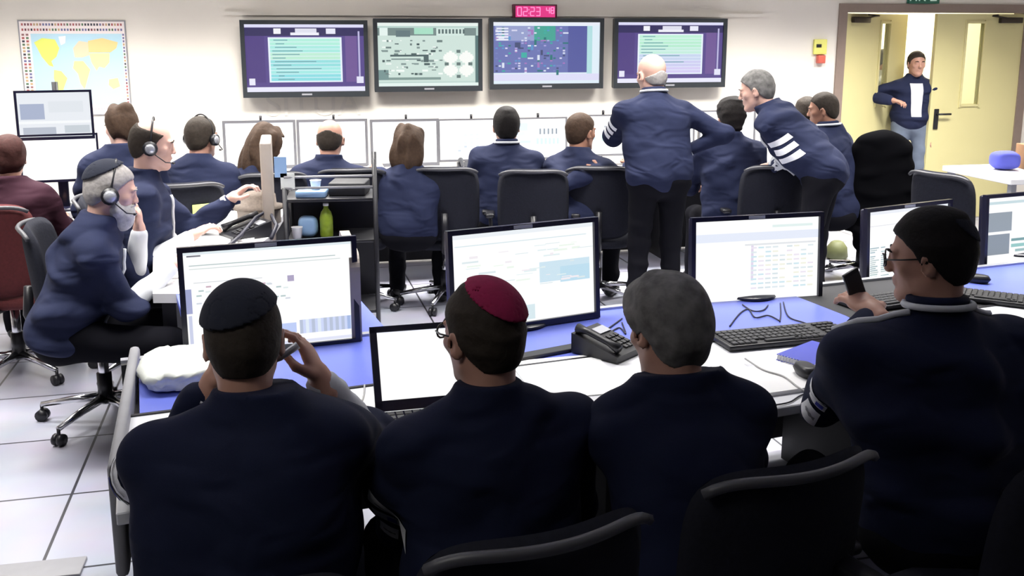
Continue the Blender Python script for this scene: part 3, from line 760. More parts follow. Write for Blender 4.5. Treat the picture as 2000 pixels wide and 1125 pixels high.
for x in (-.6, .6):
    for y in (-.33, .33): MB().box((x, y, .395), (.04, .04, .79)).build('leg', M['silver'], rdk)
p = ray(1960, 322, D=7.2)
tag(MB().slab(.2, .14, .16, power=3, mtx=Matrix.Translation((0, 0, .07))).build('shoulder_bag', M['bluefab']), 'blue bag lying on the white table at the right edge', 'bag', None, (p.x - .02, 7.15, .831))
tag(MB().box((0, 0, .09), (.3, .2, .18), bev=.004).build('cardboard_box', M['brown']), 'brown box beside the blue bag at the right edge', 'box', None, (p.x + .28, 7.2, .831))

# small things on far desk
def keyboard(label, loc, rz, group, w=.44, d=.15, m='black', sc=True):
    root = thing('keyboard', label, 'keyboard', loc, rz, group)
    MB().box((0, 0, .009), (w, d, .018), bev=.005).build('keyboard_base', M[m], root)
    if sc:
        k = MB()
        for j in range(5):
            n = 15
            for i in range(n):
                if j == 0 and 4 <= i <= 9:
                    if i == 4: k.box((0 - .03, -d / 2 + .02, .0215), (.15, .017, .008), bev=.002, seg=1)
                    continue
                k.box((-w / 2 + .018 + i * (w * .72) / n + .01, -d / 2 + .02 + j * (d - .03) / 5, .0215), ((w * .72) / n * .84, (d - .03) / 5 * .82, .008), bev=.002, seg=1)
        for j in range(5):
            for i in range(4): k.box((w / 2 - .085 + i * .022, -d / 2 + .02 + j * (d - .03) / 5, .0215), (.018, .018, .008), bev=.002, seg=1)
        k.box((0, 0, .0178), (w - .02, d - .02, .002))
        k.build('keys', M['key'] if m == 'black' else M['grey'], root)
    return root
def mouse(label, loc, rz, group=None):
    o = MB(); o.slab(.062, .105, .036, power=2.6, nu=10, nv=10, mtx=Matrix.Translation((0, 0, .018)) @ Matrix.Rotation(R(90), 4, 'X'))
    r_ = o.build('computer_mouse', M['black']); return tag(r_, label, 'mouse', group, loc, rz)
def phone(label, loc, rz, group=None):
    root = thing('desk_telephone', label, 'telephone', loc, rz, group)
    b = MB(); b.add([(-.09, -.11, 0), (.09, -.11, 0), (.09, .11, 0), (-.09, .11, 0), (-.09, -.11, .025), (.09, -.11, .025), (.09, .11, .085), (-.09, .11, .085)],
                    [(3, 2, 1, 0), (4, 5, 6, 7), (0, 1, 5, 4), (1, 2, 6, 5), (2, 3, 7, 6), (3, 0, 4, 7)]); b.build('phone_base', M['black'], root)
    sl = math.atan(.06 / .22); rot = Matrix.Rotation(sl, 3, 'X')
    MB().box((.045, .06, .075), (.075, .045, .006), rot=rot).build('display', M['silver'], root)
    kk = MB()
    for i in range(3):
        for j in range(4): kk.box((.02 + i * .025, -.075 + j * .027, .038 + j * .0074), (.018, .018, .008), rot=rot)
    kk.build('buttons', M['key'], root)
    h = MB(); h.tube([(-.06, -.1, .05), (-.06, -.05, .068), (-.06, .05, .095), (-.06, .1, .1)], [.022, .014, .014, .022], 10); h.build('handset', M['black'], root)
    return root
sp_far = [(905, 'left of the man with the white collar'), (1075, 'between the white-collared man and the man turning right'), (745, 'left of the woman with shoulder-length brown hair'), (480, 'left of the woman with wavy hair')]
for px, t_ in sp_far:
    l = fd(px, .14); keyboard('dark keyboard on far desk ' + t_, l, R(10), 'keyboards on the far desk', sc=False, w=.36)
phone('black desk telephone on the far desk left of the man with the white collar', fd(918, .34), R(10), 'telephones on the far desk')
phone('black desk telephone on the far desk left of the seated black-haired man', fd(1330, .3), R(10), 'telephones on the far desk')
for px, n, t_ in ((745, .12, 'right of the bald seated man'), (1085, .1, 'right of the man with the white collar'), (940, .1, 'under the raised arm stripes left of the white-collared man')):
    mb = MB(); mb.box((0, 0, .004), (.21, .29, .008)); tag(mb.build('paper_sheet', M['paper']), 'white papers on far desk ' + t_, 'paper', 'papers on the far desk', fd(px, n + .05), R(6))
for px, t_ in ((728, 'right of the bald seated man'), (450, 'between the two left seated figures'), (1370, 'right of the standing bald man')):
    tag(MB().lathe([(.028, 0), (.036, .09), (.038, .092), (.034, .09), (.026, .004)]).build('paper_cup', M['white']), 'white cup on the far desk ' + t_, 'cup', 'cups on the far desk', fd(px, .3))

# side-desk contents
def flat(name, label, cat, px, py, w, d, h, rz, m, z=DT + .001, group=None):
    p = ray(px, py, z=z)
    return tag(MB().box((0, 0, h / 2), (w, d, h), bev=min(.002, h * .3), seg=1).build(name, M[m]), label, cat, group, (p.x, p.y, z), R(rz))
flat('paper_stack', 'large spread of white papers at the back of the side desk', 'paper', 395, 436, .55, .5, .012, 10, 'paper')
flat('paper_stack', 'white papers in front of the dark telephone on the side desk', 'paper', 440, 458, .42, .3, .008, -12, 'paper', group=None)
flat('paper_stack', 'white papers at the near end of the side desk by the calculator', 'paper', 345, 530, .2, .28, .006, 8, 'paper')
p = ray(352, 516, z=DT + .008)
ca = thing('calculator', 'small grey calculator on the near end of the side desk', 'calculator', (p.x, p.y, DT + .0085), R(5))
MB().box((0, 0, .008), (.075, .11, .016), bev=.003).build('calculator_body', M['grey'], ca)
kk = MB()
for i in range(4):
    for j in range(4): kk.box((-.025 + i * .017, -.04 + j * .016, .0185), (.012, .011, .005))
kk.build('keys', M['black'], ca)
p = ray(394, 425, z=DT + .02)
tag(MB().box((0, 0, .045), (.10, .09, .09), bev=.004).build('note_cube', M['sticky']), 'yellow-green note cube on the papers of the side desk', 'note block', None, (p.x, p.y, DT + .014), R(20))
phone('dark telephone with cables at the right end of the side desk', tuple(ray(480, 462, z=DT + .001)), R(-50))
pth = [ray(440, 486, z=DT + .012), ray(470, 460, z=DT + .03), ray(500, 425, z=DT + .10), ray(525, 410, z=DT + .12), ray(540, 440, z=DT + .06), ray(530, 465, z=DT + .012)]
tag(MB().tube(pth, .011, 8).build('black_cable', M['cable']), 'thick black cable looping at the right end of the side desk', 'cable')
fh = MB(); fh.lathe([(.0, .0), (.14, 0), (.15, .012), (.10, .02), (.095, .08), (.06, .095), (.001, .096)], n=28)
p = ray(505, 392, D=5.45)
tag(fh.build('brown_hat', M['fur']), 'brown felt hat in the outstretched hand above the side desk', 'hat', None, (p.x, p.y, .84), 0)
tag(MB().box((0, 0, .045), (.2, .16, .09), bev=.006).build('storage_box', M['beige']), 'beige box under the brown hat on the side desk', 'box', None, (p.x, p.y, DT + .001), R(-8))

# front-desk contents
s_, n__ = dinv(ray(345, 715, z=DT))
p = ray(345, 728, z=DT)
wbag = MB(); wbag.slab(.26, .12, .30, power=3, nu=16, nv=10, mtx=Matrix.Translation((0, 0, .055)))
rb = random.Random(4)
wbag.v = [(x + rb.uniform(-.006, .006), y + rb.uniform(-.006, .006), max(.001, z + rb.uniform(-.008, .008)) * .62) for x, y, z in wbag.v]
tag(wbag.build('plastic_bag', M['bag']), 'crumpled white plastic bag at the left end of the front desk', 'bag', None, (p.x + .03, p.y - .04, DT + .001), DA)
# laptop
lp = ray(835, 800, z=DT)
lap = thing('laptop', 'open laptop with blank white screen in front of the man with the maroon kippah', 'laptop', (0, 0, DT + .001), R(14))
lc = ray(868, 795, z=DT + .02); lap.location = (lc.x, lc.y, DT + .001)
MB().box((0, -.13, .011), (.38, .26, .022), bev=.006).build('laptop_base', M['bezel'], lap)
kk = MB()
for j in range(5):
    for i in range(14): kk.box((-.155 + i * .0238, -.18 + j * .027 + .045, .0235), (.019, .021, .004))
kk.build('keys', M['key'], lap)
MB().box((0, -.215, .0225), (.09, .05, .002)).build('touchpad', M['dark'], lap)
MB().box((-.165, -.235, .0228), (.028, .024, .002)).build('sticker', M['paper'], lap)
TL = Matrix.Translation((0, 0, .02)) @ Matrix.Rotation(R(-30), 4, 'X')
lf = MB(); lf.box((0, .005, .14), (.39, .012, .275), bev=.004)
for (x, z, dx, dz) in ((0, .268, .39, .02), (0, .018, .39, .034), (-.185, .14, .02, .27), (.185, .14, .02, .27)): lf.box((x, -.003, z), (dx, .008, dz))
lf.v = [tuple(TL @ Vector((v[0], v[1], v[2] * .88))) for v in lf.v]; lf.build('lid', M['bezel'], lap)
lsn = MB(); screen_quads(lsn, .352, .226, [(0, 0, 1, 1, (255, 255, 255)), (0, 0, 1, .02, (240, 242, 255))], -.0035)
lsn.v = [tuple(TL @ Vector((v[0], v[1], (v[2] + .147) * .88))) for v in lsn.v]; lsn.build('screen', M['scr'], lap, True)
# desk phone, papers, keyboards
pp = ray(1185, 690, z=DT)
ph_ = phone('black desk telephone between the maroon-kippah man and the grey-haired man', (pp.x, pp.y, DT + .004), R(50)); ph_.scale = (.85, .85, .8)
flat('paper_sheet', 'large white paper sheet on the desk between the maroon-kippah man and the grey-haired man', 'paper', 1110, 735, .30, .36, .003, 14, 'paper', DT + .0006)
flat('keyboard_tray', 'thin dark tray edge behind the white sheet', 'tray', 1075, 690, .34, .05, .012, 30, 'black')
kp = ray(1525, 662, z=DT)
keyboard('black keyboard on the desk behind the white pad and blue notebook', (kp.x, kp.y, DT + .004), R(16), 'keyboards on the front desk', w=.5, d=.18)
kp = ray(1745, 590, z=DT)
keyboard('black keyboard below the monitor of the man with glasses', (kp.x, kp.y, DT + .001), R(24), 'keyboards on the front desk', w=.46, d=.17)
kp = ray(1960, 590, z=DT)
keyboard('black keyboard at the right edge of the picture', (kp.x, kp.y, DT + .004), R(-30), 'keyboards on the front desk', w=.44, d=.16)
kp = ray(1530, 742, z=DT)
pad = MB(); pad.prism(rr(-.15, -.11, .15, .11, .02), 0, .012)
tag(pad.build('white_pad', M['paper']), 'white rounded pad with a mouse on it at the right of the grey-haired man', 'pad', None, (kp.x, kp.y, DT + .001), R(20))
mp_ = ray(1573, 733, z=DT + .013); mouse('black mouse on the white pad', (mp_.x, mp_.y, DT + .0135), R(10))
mp_ = ray(1909, 552, z=DT); mouse('black mouse on the blue surface at the right, behind the man with glasses', (mp_.x, mp_.y, DT + .001), R(60))
nb = thing('notebook', 'blue spiral notebook on the desk left of the man with glasses', 'notebook', (0, 0, DT + .014), R(-48))
c1 = ray(1612, 700, z=DT + .03); nb.location = (c1.x + .03, c1.y, DT + .014)
MB().box((0, 0, .008), (.29, .21, .016)).build('pages', M['paper'], nb)
MB().box((0, 0, .0175), (.295, .215, .003), bev=.001, seg=1).build('cover', M['bluecover'], nb)
MB().box((0, 0, -.0012), (.295, .215, .0024)).build('back_cover', M['bluecover'], nb)
sp = MB()
for i in range(26):
    x = -.138 + i * .011
    sp.tube([(x, -.107 + .009 * math.cos(th), .008 + .011 * math.sin(th)) for th in [k * PI / 4 for k in range(8)]], .0012, 5, closed=True)
sp.build('spiral', M['silver'], nb)
flat('paper_sheet', 'white sheet lying behind the blue notebook', 'paper', 1600, 655, .26, .08, .004, 18, 'paper', DT + .0006)
def cable(label, pts, r=.0028, m='cable', group=None, z=DT + .004):
    P = [ray(a, b, z=z if len(c) == 0 else c[0]) for a, b, *c in pts]
    Q = []
    for i in range(len(P) - 1):
        p0, p1, p2, p3 = P[max(0, i - 1)], P[i], P[i + 1], P[min(len(P) - 1, i + 2)]
        for k in range(6):
            t = k / 6; Q.append(.5 * ((2 * p1) + (p2 - p0) * t + (2 * p0 - 5 * p1 + 4 * p2 - p3) * t * t + (3 * p1 - p0 - 3 * p2 + p3) * t ** 3))
    Q.append(P[-1])
    return tag(MB().tube(Q, r, 6).build('cable', M[m]), label, 'cable', group)
G = 'cables on the front desk'
cable('dark cable curling left under the third front monitor', [(1425, 637), (1445, 612), (1462, 604), (1475, 620), (1500, 616), (1522, 626)], group=G)
cable('dark cable forming a small arch under the third front monitor', [(1450, 595), (1470, 607), (1490, 606), (1500, 596)], group=G)
cable('dark straight cable running down below the third front monitor', [(1524, 592), (1525, 612), (1523, 628)], group=G)
cable('dark cable running right below the third front monitor', [(1530, 590), (1540, 618), (1570, 630), (1600, 640)], group=G)
cable('dark cable behind the desk telephone', [(1110, 678), (1130, 662), (1165, 655), (1190, 640), (1215, 622)], group=G)
cable('dark cable beside the grey-haired man on the blue surface', [(1190, 650), (1210, 640), (1222, 652), (1215, 630)], group=G)
cable('grey mouse cable crossing the white pad', [(1455, 700), (1490, 722), (1530, 735), (1560, 757), (1585, 768)], .0028, 'greycable', z=DT + .016)
cable('dark cable along the near edge of the white pad', [(1468, 772), (1498, 790), (1540, 786), (1570, 770), (1625, 762)], .0024, 'cable', z=DT + .004)
cable('grey cable on the desk between the dark-kippah man and the laptop', [(712, 752), (710, 775), (700, 800)], .003, 'greycable')
flat('paper_sheet', 'white sheet between the dark-kippah man and the laptop', 'paper', 700, 800, .14, .22, .002, 16, 'paper', DT + .0006)
flat('paper_sheet', 'small cream sheet at the near desk edge by the laptop', 'paper', 755, 918, .1, .1, .003, -20, 'paper', DT + .0006)

# floor box / grey mat at the near left corner
p = ray(50, 1112, z=0)
tag(MB().box((0, 0, .006), (.4, .12, .012), bev=.003).build('floor_grille', M['grey']), 'grey metal floor grille at the bottom left corner', 'grille', None, (p.x, p.y - .03, 0.0), R(12))
p = ray(1635, 482, z=0.1)
tag(MB().lathe([(.07, 0), (.09, .02), (.08, .10), (.05, .14), (.03, .15)], n=18).build('waste_bag', M['olive']), 'small yellow-green bag on the floor between the third and fourth front monitors', 'bag', None, (p.x, p.y, .001))

# ------------------------------------------------------------------ chairs
def make_chair(label, group, seatm='fabric', arms=True, basem='chrome'):
    root = thing('office_chair', label, 'chair', (0, 0, 0), 0, group)
    MB().slab(.48, .46, .09, power=3.4, nu=16, nv=14, mtx=Matrix.Translation((0, 0, .45)) @ Matrix.Rotation(R(90), 4, 'X')).build('seat', M[seatm], root)
    MB().slab(.46, .50, .06, power=4.5, curve=.07, nu=20, nv=16, mtx=Matrix.Translation((0, -.24, .73)) @ Matrix.Rotation(R(6), 4, 'X')).build('backrest', M[seatm], root)
    mb = MB()
    n = 24; pts = []
    for k in range(n + 1):
        u = -1 + 2 * k / n; x = u * .215; pts.append((x, -.24 - .038 - .022 + .07 * u * u, .965 - .03 * abs(u) ** 6))
    mb.tube(pts, .011, 6); mb.build('back_rim', M['rim'], root)
    MB().tube([(0, -.05, .40), (0, -.26, .42), (0, -.30, .55), (0, -.285, .68)], .022, 8).build('back_bracket', M['black'], root)
    if arms:
        for sx in (-1, 1):
            a_ = MB(); a_.tube([(sx * .2, .05, .41), (sx * .27, .05, .42), (sx * .28, .0, .64)], .014, 8); a_.box((sx * .28, 0, .65), (.06, .26, .03), bev=.012)
            a_.build('armrest', M['black'], root)
    MB().tube([(0, 0, .09), (0, 0, .41)], .024, 12).build('gas_column', M[basem], root)
    MB().tube([(0, 0, .10), (0, 0, .24)], .034, 12).build('column_sleeve', M['black'], root)
    for k in range(5):
        th = R(90 + 72 * k + 20); d = Vector((math.cos(th), math.sin(th), 0))
        lg = MB().tube([d * .02 + Vector((0, 0, .12)), d * .16 + Vector((0, 0, .105)), d * .31 + Vector((0, 0, .08))], [.022, .018, .013], 8).build('leg', M[basem], root)
        cs = MB(); n_ = Vector((-d.y, d.x, 0))
        for sgn in (-1, 1):
            c = d * .31 + n_ * sgn * .014 + Vector((0, 0, .028)); cs.tube([c - n_ * .009, c + n_ * .009], .028, 12)
        cs.tube([d * .31 + Vector((0, 0, .03)), d * .31 + Vector((0, 0, .08))], .008, 6)
        cs.build('caster', M['black'], lg)
    return root
ch0 = make_chair('x', None)
ch0_used = [False]
def place_chair(label, x, y, yaw, group=None, z=0, sc=1):
    if not ch0_used[0]: o = ch0; ch0_used[0] = True
    else: o = copy_tree(ch0)
    o.location = (x, y, z); o.rotation_euler = (0, 0, R(yaw)); o['label'] = label
    o.scale = (sc, sc, sc)
    if group: o['group'] = group
    elif 'group' in o: del o['group']
    return o
def chair_px(label, px, D, yaw, group=None, sc=1):      # backrest centre at this pixel column
    p = ray(px, 400, D=D); return place_chair(label, p.x, p.y, yaw, group, sc=sc)
BK = 'black office chairs along the far desk'
chair_px('black office chair of the woman with shoulder-length brown hair, seen from behind', 868, 6.45, 4, BK)
chair_px('black office chair of the man with the white collar', 1040, 6.35, 0, BK)
chair_px('black office chair of the man turning right', 1168, 6.5, -4, BK)
chair_px('black office chair with a hand resting on its back', 1488, 6.55, 6, BK)
chair_px('black office chair of the bald seated man, behind the rack', 690, 6.4, 8, BK)
chair_px('black office chair at the far desk left of the rack', 525, 6.2, 20, BK)
chair_px('black office chair behind the man facing away at the left of the far desk', 355, 5.75, 25, BK)
NK = 'black office chairs at the front desk'
p = ray(960, 900, D=1.62); place_chair('black office chair of the man with the maroon kippah', -.04, 1.76, 24, NK)
place_chair('black office chair of the grey-haired man', .47, 2.03, 24, NK)
place_chair('black office chair of the man with glasses at the right', 1.0, 1.93, 28, NK, sc=1.1)
place_chair('black office chair of the man with the dark kippah, almost lost in shadow', -.50, 1.72, 8, NK, sc=.92)
place_chair('black office chair of the bearded man with chrome wheeled base', -1.93, 4.38, -74)
red = make_chair('dark red office chair with a paper tag, under the person in maroon', None, 'redfab'); red.location = (-2.66, 5.02, 0); red.rotation_euler.z = R(4)
tg = MB().box((-.12, -.305, .90), (.075, .004, .10)).build('paper_tag', M['grey'], red)
place_chair('black office chair at the right beyond the fifth front monitor', 2.85, 6.1, -60)
place_chair('black office chair of the man with the headset in profile', -2.0, 5.1, -80)

# black jacket hung over a chair
jc = ray(1708, 400, D=6.9)
place_chair('black office chair under the hanging black jacket', jc.x, jc.y + .2, 5)

# ------------------------------------------------------------------ people: implicit surfaces
class SDF:
    def __init__(s): s.p = []
    def cap(s, a, b, ra, rb=None, k=.02, op='+'):
        s.p.append(('c', np.array(a, float), np.array(b, float), ra, ra if rb is None else rb, k, op)); return s
    def ell(s, c, r, rot=None, k=.02, op='+'):
        rt = np.array(rot, float) if rot is not None else np.eye(3)
        s.p.append(('e', np.array(c, float), rt, np.array(r, float), 0, k, op)); return s
    def mesh(s, h, post=None, pad=.03):
        lo = np.full(3, 1e9); hi = -lo
        bb = []
        for q in s.p:
            if q[0] == 'c':
                r = max(q[3], q[4]); a = np.minimum(q[1], q[2]) - r; b = np.maximum(q[1], q[2]) + r
            else:
                e = np.sqrt(((q[2] * q[3][None, :]) ** 2).sum(1)); a = q[1] - e; b = q[1] + e
            bb.append((a, b))
            if q[6] == '+': lo = np.minimum(lo, a); hi = np.maximum(hi, b)
        lo -= pad; hi += pad
        n = np.ceil((hi - lo) / h).astype(int) + 1
        D = np.full(n, 1.0, np.float32)
        ax = [(lo[i] + h * np.arange(n[i])).astype(np.float32) for i in range(3)]
        for q, (a, b) in zip(s.p, bb):
            m = q[5] + 3 * h + .01
            i0 = np.maximum(0, np.floor((a - m - lo) / h).astype(int)); i1 = np.minimum(n, np.ceil((b + m - lo) / h).astype(int) + 1)
            if (i1 <= i0).any(): continue
            sl = tuple(slice(i0[i], i1[i]) for i in range(3))
            X = ax[0][sl[0]][:, None, None]; Y = ax[1][sl[1]][None, :, None]; Z = ax[2][sl[2]][None, None, :]
            if q[0] == 'c':
                A, B = q[1], q[2]; d = B - A; L = max(1e-9, (d * d).sum())
                t = np.clip(((X - A[0]) * d[0] + (Y - A[1]) * d[1] + (Z - A[2]) * d[2]) / L, 0, 1)
                v = np.sqrt((X - A[0] - t * d[0]) ** 2 + (Y - A[1] - t * d[1]) ** 2 + (Z - A[2] - t * d[2]) ** 2) - (q[3] + (q[4] - q[3]) * t)
            else:
                c, rt, r = q[1], q[2], q[3]
                dx, dy, dz = X - c[0], Y - c[1], Z - c[2]
                u = [(rt[0, i] * dx + rt[1, i] * dy + rt[2, i] * dz) for i in range(3)]
                k0 = np.sqrt(sum((u[i] / r[i]) ** 2 for i in range(3))); k1 = np.sqrt(sum((u[i] / r[i] ** 2) ** 2 for i in range(3)))
                v = k0 * (k0 - 1) / np.maximum(k1, 1e-6)
            k = q[5]; g = D[sl]
            if q[6] == '+':
                hh = np.clip(.5 + .5 * (g - v) / k, 0, 1); D[sl] = g * (1 - hh) + v * hh - k * hh * (1 - hh)
            elif q[6] == '-':
                v = -v; hh = np.clip(.5 - .5 * (g - v) / k, 0, 1); D[sl] = g * (1 - hh) + v * hh + k * hh * (1 - hh)
        if post is not None:
            X = ax[0][:, None, None]; Y = ax[1][None, :, None]; Z = ax[2][None, None, :]
            D = post(D, X, Y, Z).astype(np.float32)
        D[0] = D[-1] = 1; D[:, 0] = D[:, -1] = 1; D[:, :, 0] = D[:, :, -1] = 1
        return nets(D, lo, h)
def nets(D, lo, h):
    S = D < 0
    c = S[:-1, :-1, :-1].astype(np.int8)
    cnt = np.zeros_like(c)
    for dx in (0, 1):
        for dy in (0, 1):
            for dz in (0, 1):
                cnt += S[dx:S.shape[0] - 1 + dx, dy:S.shape[1] - 1 + dy, dz:S.shape[2] - 1 + dz]
    mk = (cnt > 0) & (cnt < 8)
    I = np.argwhere(mk); idx = np.full(mk.shape, -1, np.int32); idx[mk] = np.arange(len(I))
    val = {}
    for dx in (0, 1):
        for dy in (0, 1):
            for dz in (0, 1): val[(dx, dy, dz)] = D[I[:, 0] + dx, I[:, 1] + dy, I[:, 2] + dz]
    P = np.zeros((len(I), 3)); W = np.zeros(len(I))
    for a in val:
        for ax in range(3):
            if a[ax] == 0:
                b = list(a); b[ax] = 1; b = tuple(b); va, vb = val[a], val[b]
                m = (va < 0) != (vb < 0); t = np.where(m, va / np.where(m, va - vb, 1), 0)
                q = np.array(a, float)[None, :] + np.zeros((len(I), 3)); q[:, ax] += t
                P += q * m[:, None]; W += m
    V = (I + P / np.maximum(W, 1)[:, None]) * h + lo
    F = []
    for ax in range(3):
        o1, o2 = (ax + 1) % 3, (ax + 2) % 3
        sa = [slice(None)] * 3; sb_ = [slice(None)] * 3; sa[ax] = slice(0, -1); sb_[ax] = slice(1, None)
        A, B = S[tuple(sa)], S[tuple(sb_)]
        E_ = np.argwhere(A != B)
        E_ = E_[(E_[:, o1] > 0) & (E_[:, o2] > 0) & (E_[:, o1] < S.shape[o1] - 1) & (E_[:, o2] < S.shape[o2] - 1)]
        ins = A[E_[:, 0], E_[:, 1], E_[:, 2]]
        def gi(d1, d2):
            e = E_.copy(); e[:, o1] -= d1; e[:, o2] -= d2; return idx[e[:, 0], e[:, 1], e[:, 2]]
        q = np.stack([gi(1, 1), gi(0, 1), gi(0, 0), gi(1, 0)], 1)
        q[~ins] = q[~ins][:, ::-1]
        F.append(q)
    F = np.concatenate(F); F = F[(F >= 0).all(1)]
    return V, F
def np_obj(name, V, F, m, parent):
    me = bpy.data.meshes.new(name)
    me.vertices.add(len(V)); me.vertices.foreach_set('co', V.astype(np.float32).ravel())
    me.loops.add(len(F) * 4); me.loops.foreach_set('vertex_index', F.astype(np.int32).ravel())
    me.polygons.add(len(F)); me.polygons.foreach_set('loop_start', np.arange(0, len(F) * 4, 4, dtype=np.int32))
    me.polygons.foreach_set('loop_total', np.full(len(F), 4, np.int32))
    me.polygons.foreach_set('use_smooth', np.ones(len(F), bool))
    me.materials.append(m); me.update(calc_edges=True); me.validate()
    o = bpy.data.objects.new(name, me); C.objects.link(o); o.parent = parent
    return o
def folds(amp, seed, f=1.0, zf=1.0):
    r = np.random.RandomState(seed); K = r.normal(size=(6, 3)) * np.array([16, 16, 30 * zf]) * f; ph = r.uniform(0, 6.28, 6)
    def fn(X, Y, Z):
        w_ = np.sin(7 * X + 5 * Z + ph[0]) * .6 + np.sin(9 * Y - 6 * Z + ph[1]) * .6
        out = 0
        for i in range(6): out = out + np.sin(K[i, 0] * X + K[i, 1] * Y + K[i, 2] * Z + ph[i] + w_ * 1.6)
        o2 = out / 6
        return amp * (o2 - .6 * np.abs(o2))
    return fn

def rotm(yaw=0, pitch=0, roll=0):
    # yaw about Z (ccw), pitch forward nod (positive looks down), roll about Y
    return np.array(Matrix.Rotation(yaw, 3, 'Z') @ Matrix.Rotation(-pitch, 3, 'X') @ Matrix.Rotation(roll, 3, 'Y'))
v3 = lambda *a: np.array(a, float)
def nrm(a): return a / max(1e-9, np.linalg.norm(a))

def hand_prims(S, wrist, d, n, side, curl=.35, sc=1.0, spread=.12):
    # d: finger direction; n: palm normal (palm faces n); side +1 right hand (thumb on its inner side)
    d = nrm(d); n = nrm(n - d * np.dot(n, d)); l = np.cross(d, n) * side   # l points to thumb side
    u = lambda a, b, c: wrist + sc * (d * a + l * b + n * c)
    S.cap(u(-.03, 0, 0), u(.02, 0, 0), .026 * sc, .026 * sc, k=.012)
    rt = np.stack([d, l, n], 1)
    S.ell(u(.055, 0, 0), (.052 * sc, .040 * sc, .016 * sc), rt, k=.012)
    for i, (off, ln) in enumerate(((.029, .073), (.010, .082), (-.010, .077), (-.028, .060))):
        base = u(.088 - abs(off) * .15, off, 0); a = curl * (.5 + .1 * i); p = base; r = .0088 * sc
        dir_ = nrm(d + l * (off / .03) * spread)
        for seg, fr_ in enumerate((.45, .3, .25)):
            dd = dir_ * math.cos(a) + n * math.sin(a)
            q_ = p + dd * ln * fr_ * sc; S.cap(p, q_, r, r * .92, k=.006); p = q_; r *= .92; a += curl * 1.1
    p = u(.02, .03, .004); q_ = u(.05, .056, .014 + .02 * curl); S.cap(p, q_, .013 * sc, .011 * sc, k=.01)
    r_ = u(.085, .062 - .02 * curl, .02 + .03 * curl); S.cap(q_, r_, .0105 * sc, .009 * sc, k=.006)

